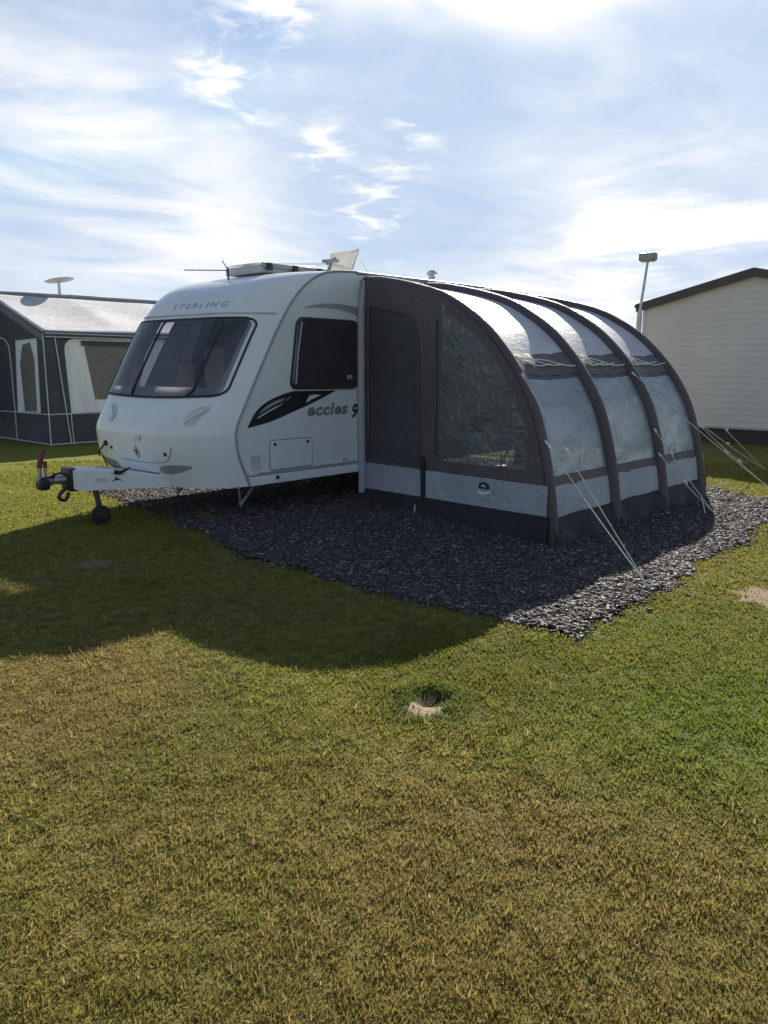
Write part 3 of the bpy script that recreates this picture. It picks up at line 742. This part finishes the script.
# ------------------------------------------------------------------ static home (right)
SX = 16.5; SY0, SY1, SAP = 3.18, 7.66, 5.42
EZ, AZ, BZ = 2.82, 3.36, .335
sh = thing('static_home', 'beige clad static holiday home with dark brown gable fascia at the right edge', 'static home', (22, 5.5, 0))
wl = MB()
def topz(y): return EZ + (AZ-EZ)*(1 - abs(y - SAP)/(SAP - SY0))
nb = 24; bh = (AZ - BZ)/nb
for k in range(nb):                                    # shiplap boards, each lapping the one below
    z0 = BZ + k*bh; z1 = z0 + bh
    yl, yr = SY0, SY1
    def clip(z):
        if z <= EZ: return SY0, SY1
        f_ = (AZ - z)/(AZ - EZ); return SAP - (SAP-SY0)*f_, SAP + (SY1-SAP)*f_
    a0, a1 = clip(z0); b0, b1 = clip(z1)
    wl.add([(SX - .015, a0, z0), (SX - .015, a1, z0), (SX - .002, b1, z1), (SX - .002, b0, z1)], [(0, 1, 2, 3)])
    wl.add([(SX - .015, a0, z0), (SX - .015, a1, z0), (SX + .0, a1, z0), (SX + .0, a0, z0)], [(0, 1, 2, 3)])
for y in (SY0, SY1):
    wl.add([(SX, y, BZ), (SX + 11, y, BZ), (SX + 11, y, EZ), (SX, y, EZ)], [(0, 1, 2, 3)])
wl.add([(SX + 11, SY0, BZ), (SX + 11, SY1, BZ), (SX + 11, SY1, EZ), (SX + 11, SAP, AZ), (SX + 11, SY0, EZ)], [(0, 1, 2, 3, 4)])
wl.build('wall', M['cladding'], sh, fix=False, sharp=5)
rf = MB()
for sg, ye in ((-1, SY0 - .12), (1, SY1 + .12)):
    ze = EZ - .03
    rf.add([(SX - .14, SAP, AZ + .05), (SX + 11.1, SAP, AZ + .05), (SX + 11.1, ye, ze + .05), (SX - .14, ye, ze + .05)], [(0, 1, 2, 3)])
    rf.add([(SX - .14, SAP, AZ + .0), (SX + 11.1, SAP, AZ + .0), (SX + 11.1, ye, ze + .0), (SX - .14, ye, ze + .0)], [(0, 1, 2, 3)])
rfo = rf.build('roof', M['rooftile'], sh)
for ye in (SY0 - .12, SY1 + .12):
    fb = MB(); z1 = AZ + .075; ze = EZ + .045
    fb.add([(SX - .15, SAP, z1), (SX - .15, ye, ze), (SX - .15, ye, ze - .17), (SX - .15, SAP, z1 - .17),
            (SX - .10, SAP, z1), (SX - .10, ye, ze), (SX - .10, ye, ze - .17), (SX - .10, SAP, z1 - .17)],
           [(0, 1, 2, 3), (7, 6, 5, 4), (0, 4, 5, 1), (1, 5, 6, 2), (2, 6, 7, 3)])
    fb.build('fascia_board', M['fascia'], rfo)
    MB().tube([(SX - .13, ye, EZ), (SX + 11.1, ye, EZ)], .05, 8).build('gutter', M['fascia'], rfo)
MB().box((SX - .03, SY1 - .05, BZ), (SX + .03, SY1 + .012, EZ), .004).build('corner_trim', M['cladding'], sh)
MB().box((SX - .03, SY0 - .012, BZ), (SX + .03, SY0 + .05, EZ), .004).build('corner_trim', M['cladding'], sh)
MB().box((SX + .05, SY0 + .04, 0), (SX + 10.9, SY1 - .04, BZ), 0).build('skirting', M['skirt'], sh)
MB().box((SX - .02, SY0, BZ - .04), (SX + .03, SY1, BZ - .003), .004).build('base_rail', M['trim'], sh)

lp = thing('lamp_post', 'thin leaning pole with a small box lamp beside the beige home', 'lamp post', (15.0, 7.03, 0))
MB().tube([(15, 7.10, 0), (15, 7.05, 2.62)], [.055, .05], 10).build('pole_sleeve', M['pole'], lp)
MB().tube([(15, 7.05, 2.62), (15, 6.95, 3.56)], [.028, .024], 8).build('pole', M['pole'], lp)
MB().box((14.90, 6.80, 3.56), (15.10, 7.10, 3.70), .02).build('lamp_head', simple('lamp_housing', (.25, .25, .25), .5), lp)
MB().box((14.93, 6.83, 3.54), (15.07, 7.07, 3.562), .004).build('lamp_glass', M['lens'], lp)

# ------------------------------------------------------------------ ground
GP = [(3.95, 2.15), (6.5, 2.27), (8.8, 2.47), (9.75, 2.78), (10.15, 3.55), (10.9, 4.3), (11.3, 9.5), (4.6, 9.4), (4.5, 7.7), (4.15, 6.2), (3.86, 5.0), (3.84, 3.6)]
def in_poly(px, py, P):
    r = np.zeros(px.shape, bool); j = len(P)-1
    for i in range(len(P)):
        xi, yi = P[i]; xj, yj = P[j]
        c = ((yi > py) != (yj > py)) & (px < (xj-xi)*(py-yi)/(yj-yi+1e-12)+xi)
        r ^= c; j = i
    return r
def wob(x, y): return .05*np.sin(x*7.3 + y*3.1) + .035*np.sin(x*17.1 - y*13.7) + .02*np.sin(x*41 + y*37)
HOLES = [(2.74, 2.23, .075, .05)]
def hgt(x, y):
    h = .010*np.sin(x*2.1 + .6*y) * np.sin(y*1.7 - .3*x) + .004*np.sin(x*9 + y*5)*np.sin(y*8 - x*3)
    for hx, hy, r, d in HOLES:
        h = h - d*np.exp(-(((x-hx)**2 + ((y-hy)*1.15)**2)/r**2)**1.5) + .012*np.exp(-((np.hypot(x-hx, y-hy)-.14)/.05)**2)
    return h
def in_gravel(x, y): return in_poly(x + wob(x, y)*.8, y + wob(y, x)*.8, GP)

def pos_noise_color(nt, stops, scale, detail=4.0, rough=.6, loc=(0, 0, 0)):
    g = nt.nodes.new('ShaderNodeNewGeometry'); mp = N(nt, 'ShaderNodeMapping'); mp.inputs['Location'].default_value = loc
    nt.links.new(g.outputs['Position'], mp.inputs[0])
    n = N(nt, 'ShaderNodeTexNoise', Scale=scale, Detail=detail, Roughness=rough)
    nt.links.new(mp.outputs[0], n.inputs['Vector'])
    return n, ramp(nt, n.outputs['Fac'], stops), g

def blob(nt, g, x, y, r, soft):
    """1 inside a worn, lush or shade-painted patch of lawn (world position), 0 outside"""
    d = N(nt, 'ShaderNodeVectorMath', _operation='DISTANCE'); d.inputs[1].default_value = (x, y, 0)
    nt.links.new(g.outputs['Position'], d.inputs[0])
    mr = N(nt, 'ShaderNodeMapRange', _interpolation_type='SMOOTHSTEP'); mr.inputs[1].default_value = r + soft; mr.inputs[2].default_value = r
    mr.inputs[3].default_value = 0; mr.inputs[4].default_value = 1
    nt.links.new(d.outputs['Value'], mr.inputs[0]); return mr.outputs[0]

def mixc(nt, fac, a, b):
    m = N(nt, 'ShaderNodeMixRGB')
    if isinstance(fac, float): m.inputs[0].default_value = fac
    else: nt.links.new(fac, m.inputs[0])
    for k, c in ((1, a), (2, b)):
        if isinstance(c, tuple): m.inputs[k].default_value = (*c, 1)
        else: nt.links.new(c, m.inputs[k])
    return m.outputs[0]
def mul(nt, a, b):
    m = N(nt, 'ShaderNodeMath', _operation='MULTIPLY')
    for k, c in ((0, a), (1, b)):
        if isinstance(c, (int, float)): m.inputs[k].default_value = c
        else: nt.links.new(c, m.inputs[k])
    return m.outputs[0]

GREEN, YELLOW, STRAW = (.155, .205, .038), (.315, .295, .072), (.295, .238, .100)
def lawn_tone(nt):
    """living / dry patches of the lawn, by place"""
    n, r, g = pos_noise_color(nt, [(.30, GREEN), (.48, YELLOW), (.66, STRAW)], 1.1, 6.0, .62)
    n2, r2, _ = pos_noise_color(nt, [(.35, (0, 0, 0)), (.68, (1, 1, 1))], 5.0, 5.0, .6, (3, 1, 0))
    c = mixc(nt, mul(nt, r2.outputs[0], .55), r.outputs[0], STRAW)
    n4, r4, _ = pos_noise_color(nt, [(.40, (.55, .62, .5)), (.55, (1, 1, 1)), (.68, (1.22, 1.15, 1.15))], 12.0, 5.0, .65, (7, 2, 0))
    mv = N(nt, 'ShaderNodeMixRGB', _blend_type='MULTIPLY', Fac=.8); nt.links.new(c, mv.inputs[1]); nt.links.new(r4.outputs[0], mv.inputs[2]); c = mv.outputs[0]
    for x, y, rr, so, col, k in ((3.3, 1.0, .35, .8, GREEN, .75), (4.6, 1.2, .6, 1.0, (.12, .16, .02), .6), (3.2, 2.3, .3, .7, (.13, .15, .022), .7),
                                 (2.66, 2.2, .1, .22, (.08, .12, .02), .8), (1.7, 2.6, .25, .6, (.12, .14, .025), .5),
                                 (1.7, .7, .6, .9, (.27, .21, .088), .6), (1.35, 1.6, .6, .9, (.27, .22, .085), .5), (1.6, 3.6, .4, .6, (.26, .19, .085), .6), (5.5, 13, 4, 4, (.21, .23, .035), .8), (9, 1.2, 3, 2, (.17, .18, .03), .6)):
        c = mixc(nt, mul(nt, blob(nt, g, x, y, rr, so), k), c, col)
    return c, g

# soil / thatch sheet under the blades
m, nt, out = new_mat('lawn_ground')
c, g = lawn_tone(nt)
n3, r3, _ = pos_noise_color(nt, [(.35, (.50, .46, .36)), (.65, (1, .95, .85))], 60.0, 4.0, .7)
mm = N(nt, 'ShaderNodeMixRGB', _blend_type='MULTIPLY', Fac=.75); nt.links.new(c, mm.inputs[1]); nt.links.new(r3.outputs[0], mm.inputs[2])
dk = N(nt, 'ShaderNodeMixRGB', _blend_type='MULTIPLY', Fac=1); dk.inputs[2].default_value = (.92, .92, .84, 1); nt.links.new(mm.outputs[0], dk.inputs[1]); c2 = dk.outputs[0]
for x, y, rr, so, col in ((2.63, 2.18, .06, .05, (.36, .27, .19)), (5.62, 1.57, .17, .14, (.30, .22, .14)), (2.9, 5.9, .12, .15, (.22, .17, .10))):
    c2 = mixc(nt, blob(nt, g, x, y, rr, so), c2, col)
c2 = mixc(nt, blob(nt, g, 2.745, 2.235, .045, .04), c2, (.035, .028, .02))  # shadow inside the hole, painted as a near-black spot on the soil
b = N(nt, 'ShaderNodeBsdfPrincipled', Roughness=.9); b.inputs['Specular IOR Level'].default_value = .15
nt.links.new(c2, b.inputs['Base Color'])
bp = N(nt, 'ShaderNodeBump', Strength=.9, Distance=.02); nt.links.new(n3.outputs['Fac'], bp.inputs['Height']); nt.links.new(bp.outputs[0], b.inputs['Normal'])
nt.links.new(b.outputs[0], out.inputs[0]); M['lawn'] = m

gx = np.concatenate([np.array([-600., -200, -60, -20, -8, -4]), np.arange(-2, 14.01, .06), np.array([16., 20, 28, 40, 80, 200, 600])])
gy = np.concatenate([np.array([-600., -200, -60, -20, -8, -4]), np.arange(-2.5, 9.51, .06), np.array([10.5, 12, 14, 17, 20, 28, 40, 80, 200, 600])])
XX, YY = np.meshgrid(gx, gy, indexing='ij')
ZZ = hgt(XX, YY)*(np.hypot(XX-5, YY-3) < 14) - .012*in_poly(XX, YY, GP)
me = bpy.data.meshes.new('lawn'); nx, ny = XX.shape
vv = np.stack([XX, YY, ZZ], -1).reshape(-1, 3)
ii = np.arange(nx*ny).reshape(nx, ny)
ff = np.stack([ii[:-1, :-1], ii[1:, :-1], ii[1:, 1:], ii[:-1, 1:]], -1).reshape(-1, 4)
me.from_pydata(vv.tolist(), [], ff.tolist()); me.materials.append(M['lawn'])
for p in me.polygons: p.use_smooth = True
lawn = bpy.data.objects.new('lawn_ground', me); C.objects.link(lawn); tag(lawn, 'patchy mown lawn of the camping field', 'lawn', kind='structure')

# slate pitch sheet
m, nt, out = new_mat('slate_pitch')
v1 = N(nt, 'ShaderNodeTexVoronoi', Scale=38.0); gg = nt.nodes.new('ShaderNodeNewGeometry'); nt.links.new(gg.outputs['Position'], v1.inputs['Vector'])
sp = nt.nodes.new('ShaderNodeSeparateColor'); nt.links.new(v1.outputs['Color'], sp.inputs[0])
r = ramp(nt, sp.outputs[0], [(0, (.02, .018, .02)), (.6, (.05, .046, .05)), (1, (.10, .09, .09))])
b = N(nt, 'ShaderNodeBsdfPrincipled', Roughness=.7); nt.links.new(r.outputs[0], b.inputs['Base Color'])
bp = N(nt, 'ShaderNodeBump', Strength=1.0, Distance=.02); nt.links.new(v1.outputs['Distance'], bp.inputs['Height']); nt.links.new(bp.outputs[0], b.inputs['Normal'])
nt.links.new(b.outputs[0], out.inputs[0]); M['slate_sheet'] = m
px = np.arange(3.6, 11.6, .06); py = np.arange(2.0, 9.7, .06)
PX, PY = np.meshgrid(px, py, indexing='ij'); ok = in_gravel(PX, PY)
pv = np.stack([PX, PY, np.full(PX.shape, .012)], -1).reshape(-1, 3)
pi = np.arange(PX.size).reshape(PX.shape)
pf = np.stack([pi[:-1, :-1], pi[1:, :-1], pi[1:, 1:], pi[:-1, 1:]], -1)[(ok[:-1, :-1] & ok[1:, 1:])].reshape(-1, 4)
used = np.unique(pf); mp_ = -np.ones(PX.size, int); mp_[used] = np.arange(len(used))
me = bpy.data.meshes.new('gravel_pitch'); me.from_pydata(pv[used].tolist(), [], mp_[pf].tolist()); me.materials.append(m)
gp = bpy.data.objects.new('gravel_pitch', me); C.objects.link(gp); tag(gp, 'grey slate chipping hardstanding under the caravan and awning', 'gravel', kind='structure')

# loose slate chips on it
m, nt, out = new_mat('slate_chips')
at = nt.nodes.new('ShaderNodeAttribute'); at.attribute_name = 'tone'
r = ramp(nt, at.outputs['Fac'], [(0, (.036, .030, .029)), (.45, (.098, .084, .080)), (.8, (.225, .195, .182)), (1, (.50, .45, .41))])
b = N(nt, 'ShaderNodeBsdfPrincipled', Roughness=.7); b.inputs['Specular IOR Level'].default_value = .08; nt.links.new(r.outputs[0], b.inputs['Base Color'])
nt.links.new(b.outputs[0], out.inputs[0]); M['chips'] = m
def soup(name, V, F, mat, attr, per, smooth=False):
    """fast mesh from arrays: V (n, k, 3) verts per item, F (m, c) faces of one item"""
    n, k, _ = V.shape; F = np.asarray(F); c = F.shape[1]
    idx = (F[None] + (np.arange(n)*k)[:, None, None]).reshape(-1)
    me = bpy.data.meshes.new(name)
    me.vertices.add(n*k); me.vertices.foreach_set('co', V.astype(np.float32).reshape(-1))
    me.loops.add(len(idx)); me.loops.foreach_set('vertex_index', idx.astype(np.int32))
    np_ = len(idx)//c; me.polygons.add(np_)
    me.polygons.foreach_set('loop_start', (np.arange(np_)*c).astype(np.int32))
    me.update(calc_edges=True)
    for nm, vals in attr.items():
        a = me.attributes.new(nm, 'FLOAT', 'POINT'); a.data.foreach_set('value', np.repeat(vals, k).astype(np.float32))
    me.materials.append(mat); o = bpy.data.objects.new(name, me); C.objects.link(o); return o
n = 200000
cx = rng.uniform(3.6, 11.0, n); cy = rng.uniform(2.0, 9.6, n)
dens = np.clip(1.35 - .11*np.maximum(0, np.hypot(cx, cy) - 5), .25, 1)
keep = in_gravel(cx + rng.normal(0, .045, n)*(1 + 2*(rng.random(n) < .12)), cy + rng.normal(0, .045, n)*(1 + 2*(rng.random(n) < .12))) & (rng.random(n) < dens); cx, cy = cx[keep], cy[keep]; n = len(cx)
dd = np.hypot(cx, cy)
L = rng.gamma(3.2, .0040, n)*(1 + .035*dd) + .008; W_ = L*rng.uniform(.45, .9, n); T_ = L*rng.uniform(.14, .34, n)
base = np.array([[-1, -.7, -1], [.3, -1, -1], [1, .2, -1], [-.4, 1, -1], [-.8, -.5, 1], [.35, -.85, 1], [.8, .25, 1], [-.3, .8, 1]], float)
V = base[None] + rng.normal(0, .16, (n, 8, 3)); V *= np.stack([L*.55, W_*.55, T_*.5], -1)[:, None]
rz, rx_, ry_ = rng.uniform(0, 6.28, n), rng.normal(0, .22, n), rng.normal(0, .22, n)
def rot(V, a, i, j):
    c_, s_ = np.cos(a)[:, None], np.sin(a)[:, None]; A = V[..., i].copy(); B = V[..., j].copy()
    V[..., i] = A*c_ - B*s_; V[..., j] = A*s_ + B*c_
rot(V, rx_, 1, 2); rot(V, ry_, 0, 2); rot(V, rz, 0, 1)
V += np.stack([cx, cy, .008 + rng.uniform(0, .012, n) - .010*(~in_gravel(cx, cy))], -1)[:, None]
F8 = [(0, 3, 2, 1), (4, 5, 6, 7), (0, 1, 5, 4), (1, 2, 6, 5), (2, 3, 7, 6), (3, 0, 4, 7)]
ch = soup('slate_chips', V, F8, M['chips'], {'tone': rng.beta(2, 2.6, n)}, 8)
tag(ch, 'loose purple grey slate chippings covering the pitch', 'gravel', kind='stuff')

# grass blades
m, nt, out = new_mat('grass_blades')
c, g = lawn_tone(nt)
at = nt.nodes.new('ShaderNodeAttribute'); at.attribute_name = 'dry'
r = ramp(nt, at.outputs['Fac'], [(0, (.55, .75, .35)), (.35, (.95, 1.0, .8)), (.65, (1.1, 1.0, .95)), (1, (1.75, 1.55, 1.6))])
mm = N(nt, 'ShaderNodeMixRGB', _blend_type='MULTIPLY', Fac=1); nt.links.new(c, mm.inputs[1]); nt.links.new(r.outputs[0], mm.inputs[2])
b = N(nt, 'ShaderNodeBsdfPrincipled', Roughness=.55); b.inputs['Specular IOR Level'].default_value = .3
nt.links.new(mm.outputs[0], b.inputs['Base Color'])
tl = N(nt, 'ShaderNodeBsdfTranslucent'); nt.links.new(mm.outputs[0], tl.inputs['Color'])
mx = N(nt, 'ShaderNodeMixShader', Fac=.48); nt.links.new(b.outputs[0], mx.inputs[1]); nt.links.new(tl.outputs[0], mx.inputs[2])
nt.links.new(mx.outputs[0], out.inputs[0]); M['blades'] = m
HEAD = R(42.84)
n = 1500000
u_ = rng.uniform(-1, 1, n); ang = HEAD + np.where(np.abs(u_) < .72, u_/.72*R(37), np.sign(u_)*(R(37) + (np.abs(u_)-.72)/.28*R(33))); d_ = 1.1 + (14-1.1)*rng.random(n)**1.35
bx, by = d_*np.cos(ang), d_*np.sin(ang)
ok = ~in_gravel(bx - rng.normal(0, .02, n), by - rng.normal(0, .02, n)) & ~in_poly(bx, by, [(6.8, 15.3), (12, 15.3), (12, 20), (6.8, 20)])
for hx, hy, rr in ((2.63, 2.17, .095), (2.74, 2.24, .07), (5.62, 1.57, .22), (2.9, 5.9, .14)):
    dd = np.hypot(bx-hx, by-hy)*(1 + .25*np.sin(7*np.arctan2(by-hy, bx-hx) + hx)); ok &= (dd > rr) | (rng.random(n) < .16*np.clip(dd/rr, 0, 1))
bx, by, d_ = bx[ok], by[ok], d_[ok]; n = len(bx)
clump = .5 + .5*np.sin(bx*23 + 3*np.sin(by*11))*np.sin(by*19 + 2*np.sin(bx*13))
h_ = rng.gamma(5, .0030, n)*(.50 + .75*clump) + .004
w_ = (.0009 + .00065*d_)*rng.uniform(.7, 1.4, n)
az = rng.uniform(0, 6.28, n); lean = np.abs(rng.normal(.75, .42, n)); la = rng.uniform(0, 6.28, n)
wx, wy_ = np.cos(az)*w_, np.sin(az)*w_
weed = (np.sin(bx*5.1 + 2*np.sin(by*3.3))*np.sin(by*4.7 + bx) > .35) & (rng.random(n) < .10) & (np.hypot(bx-3.6, by-1.0) < 1.6)
h_[weed] *= .8; w_[weed] *= 3.2; lean[weed] = np.abs(rng.normal(1.0, .3, weed.sum()))
long_ = rng.random(n) < .006; h_[long_] *= 1.9; w_[long_] *= .8
wx, wy_ = np.cos(az)*w_, np.sin(az)*w_
lx, ly = np.cos(la)*h_*np.sin(lean), np.sin(la)*h_*np.sin(lean); hz = h_*np.cos(np.minimum(lean, 1.35))
z0 = hgt(bx, by) - .004
V = np.empty((n, 5, 3))
V[:, 0] = np.stack([bx - wx, by - wy_, z0], -1); V[:, 1] = np.stack([bx + wx, by + wy_, z0], -1)
V[:, 2] = np.stack([bx + wx*.8 + lx*.4, by + wy_*.8 + ly*.4, z0 + hz*.6], -1); V[:, 3] = np.stack([bx - wx*.8 + lx*.4, by - wy_*.8 + ly*.4, z0 + hz*.6], -1)
V[:, 4] = np.stack([bx + lx, by + ly, z0 + hz], -1)
gr_ = soup('grass', V, [(0, 1, 2), (0, 2, 3), (3, 2, 4)], M['blades'], {'dry': np.clip(rng.beta(2, 2.4, n) + .12*(clump-.5) - .35*weed + .3*long_, 0, 1)}, 5)
tag(gr_, 'short patchy mown grass, green to straw coloured', 'grass', kind='stuff')

# ------------------------------------------------------------------ sky, sun
SUN_AZ, SUN_EL = R(29.2), R(28.0)           # azimuth counter-clockwise from +X
sd = Vector((math.cos(SUN_EL)*math.cos(SUN_AZ), math.cos(SUN_EL)*math.sin(SUN_AZ), math.sin(SUN_EL)))
w = bpy.data.worlds.new('World'); S.world = w; w.use_nodes = True
nt = w.node_tree; nt.nodes.clear()
out = nt.nodes.new('ShaderNodeOutputWorld'); bg = N(nt, 'ShaderNodeBackground', Strength=.067)
sky = nt.nodes.new('ShaderNodeTexSky'); sky.sky_type = 'NISHITA'; sky.sun_disc = False
sky.sun_elevation = SUN_EL; sky.sun_rotation = math.pi/2 - SUN_AZ; sky.air_density = 1.0; sky.dust_density = .25; sky.ozone_density = 1.5
tc = nt.nodes.new('ShaderNodeTexCoord')
sx = nt.nodes.new('ShaderNodeSeparateXYZ'); nt.links.new(tc.outputs['Generated'], sx.inputs[0])
za = N(nt, 'ShaderNodeMath', _operation='MAXIMUM'); za.inputs[1].default_value = 0.0; nt.links.new(sx.outputs['Z'], za.inputs[0])
zb = N(nt, 'ShaderNodeMath', _operation='ADD'); zb.inputs[1].default_value = .10; nt.links.new(za.outputs[0], zb.inputs[0])
cmb = nt.nodes.new('ShaderNodeCombineXYZ')
for k, nm in ((0, 'X'), (1, 'Y')):
    dv = N(nt, 'ShaderNodeMath', _operation='DIVIDE'); nt.links.new(sx.outputs[nm], dv.inputs[0]); nt.links.new(zb.outputs[0], dv.inputs[1]); nt.links.new(dv.outputs[0], cmb.inputs[k])
def cloud(scale, rotz, sc, loc, lo, hi, detail=9.0, rough=.6, dist=.6):
    mp = N(nt, 'ShaderNodeMapping'); mp.inputs['Rotation'].default_value = (0, 0, rotz); mp.inputs['Scale'].default_value = sc; mp.inputs['Location'].default_value = loc
    nt.links.new(cmb.outputs[0], mp.inputs[0])
    n = N(nt, 'ShaderNodeTexNoise', Scale=scale, Detail=detail, Roughness=rough, Distortion=dist); nt.links.new(mp.outputs[0], n.inputs['Vector'])
    mr = N(nt, 'ShaderNodeMapRange', _interpolation_type='SMOOTHSTEP'); nt.links.new(n.outputs['Fac'], mr.inputs[0])
    mr.inputs[1].default_value = lo; mr.inputs[2].default_value = hi; return mr.outputs[0]
def lobe(x, y, r, soft):
    """sky region around a fixed world direction; x right, y up in degrees from the view heading"""
    a = HEAD - R(x); e = R(y); d = (math.cos(e)*math.cos(a), math.cos(e)*math.sin(a), math.sin(e))
    dn = N(nt, 'ShaderNodeVectorMath', _operation='DISTANCE'); dn.inputs[1].default_value = d; nt.links.new(tc.outputs['Generated'], dn.inputs[0])
    mr = N(nt, 'ShaderNodeMapRange', _interpolation_type='SMOOTHSTEP'); nt.links.new(dn.outputs['Value'], mr.inputs[0])
    mr.inputs[1].default_value = R(r + soft); mr.inputs[2].default_value = R(max(0, r - soft*.3)); return mr.outputs[0]
def op(a, b, o):
    m_ = N(nt, 'ShaderNodeMath', _operation=o, _use_clamp=True)
    for k, c_ in ((0, a), (1, b)):
        if isinstance(c_, (int, float)): m_.inputs[k].default_value = c_
        else: nt.links.new(c_, m_.inputs[k])
    return m_.outputs[0]
wisp = cloud(.9, R(60), (.6, 1.3, 1), (2.3, 1.1, 0), .40, .74, 10, .60, .7)
wisp2 = cloud(2.6, R(60), (.8, 1.3, 1), (5.0, .4, 0), .44, .70, 10, .62, .9)
streak = cloud(1.0, R(47), (1.3, .45, 1), (1.0, 7.0, 0), .40, .64, 10, .58, .5)
mask = op(wisp, .30, 'MULTIPLY')
mask = op(mask, op(wisp2, .12, 'MULTIPLY'), 'ADD')
puff = cloud(4.6, R(60), (1, 1, 1), (1.7, 3.3, 0), .45, .72, 10, .60, .4)
veil = cloud(1.5, R(70), (.75, 1.1, 1), (9.0, 2.0, 0), .26, .70, 9, .54, .6)
for (x, y, r_, so, src, k) in ((-21, 17, 4, 8, veil, .50), (-24, 13, 5, 9, veil, .30), (-16, 10.5, 4, 6, veil, .45), (-11, 9.0, 3, 6, veil, .45), (-9.7, 18.9, 2.0, 3.4, puff, 1.3), (-6.5, 22.5, 1.2, 2.4, puff, 1.3),
                             (-4.3, 14.2, .8, 2.2, puff, 1.3), (1.9, 14.4, .8, 2.2, puff, 1.2), (-.7, 10.8, 1.0, 2.6, puff, 1.3), (-2, 25, 2, 3.5, veil, 1.0), (4, 25.2, 2.5, 3.5, veil, 1.2), (10, 25.2, 3, 4, 1.0, .75), (16, 25.5, 2.5, 4, veil, 1.2), (22, 25.5, 2, 4, veil, 1.0),
                             (17, 8.6, 3, 4, streak, 1.0), (12.7, 5.6, 3.5, 4, veil, .6), (22, 12, 1.5, 2.5, streak, 1.0), (24, 8, 4, 3, streak, .9)):
    mask = op(mask, op(op(lobe(x, y, r_, so), src, 'MULTIPLY'), k, 'MULTIPLY'), 'ADD')
hzn = N(nt, 'ShaderNodeMapRange', _interpolation_type='SMOOTHSTEP'); nt.links.new(sx.outputs['Z'], hzn.inputs[0])
hzn.inputs[1].default_value = .16; hzn.inputs[2].default_value = 0.0
mask = op(mask, op(hzn.outputs[0], .35, 'MULTIPLY'), 'ADD')
# cloud light: white, brighter toward the sun
dt = N(nt, 'ShaderNodeVectorMath', _operation='DOT_PRODUCT'); dt.inputs[1].default_value = sd; nt.links.new(tc.outputs['Generated'], dt.inputs[0])
gm = N(nt, 'ShaderNodeMapRange'); nt.links.new(dt.outputs['Value'], gm.inputs[0]); gm.inputs[1].default_value = -1; gm.inputs[2].default_value = 1; gm.inputs[3].default_value = 0; gm.inputs[4].default_value = 1
gpow = N(nt, 'ShaderNodeMath', _operation='POWER'); gpow.inputs[1].default_value = 6.0; nt.links.new(gm.outputs[0], gpow.inputs[0])
cl = N(nt, 'ShaderNodeMixRGB'); nt.links.new(gpow.outputs[0], cl.inputs[0]); cl.inputs[1].default_value = (7.4, 7.6, 7.9, 1); cl.inputs[2].default_value = (11, 10.6, 10.0, 1)
cap = N(nt, 'ShaderNodeMixRGB', _blend_type='DARKEN', Fac=1.0); cap.inputs[2].default_value = (4.6, 5.75, 7.5, 1); nt.links.new(sky.outputs[0], cap.inputs[1])
mxs = N(nt, 'ShaderNodeMixRGB'); nt.links.new(mask, mxs.inputs[0]); nt.links.new(cap.outputs[0], mxs.inputs[1]); nt.links.new(cl.outputs[0], mxs.inputs[2])
nt.links.new(mxs.outputs[0], bg.inputs[0]); nt.links.new(bg.outputs[0], out.inputs[0])

sl = bpy.data.lights.new('sun', 'SUN'); sl.energy = 5.0; sl.angle = R(.55); sl.color = (1, .93, .82)
so_ = bpy.data.objects.new('sun', sl); C.objects.link(so_); so_.rotation_euler = sd.to_track_quat('Z', 'Y').to_euler(); so_.location = sd*40

cam = bpy.data.cameras.new('camera'); co = bpy.data.objects.new('camera', cam); C.objects.link(co); S.camera = co
cam.sensor_fit = 'VERTICAL'; cam.sensor_height = 24; cam.lens = 24*780/1024; cam.clip_start = .05; cam.clip_end = 3000
co.location = (0, 0, 1.58); co.rotation_euler = (R(90 - 10.673), 0, -(math.pi/2 - HEAD))
S.view_settings.view_transform = 'Standard'; S.view_settings.look = 'None'; S.view_settings.exposure = 0.82; S.view_settings.gamma = 1
S.view_settings.use_curve_mapping = False
S.render.engine = 'CYCLES'; S.cycles.max_bounces = 8; S.cycles.transparent_max_bounces = 12; S.cycles.use_denoising = True
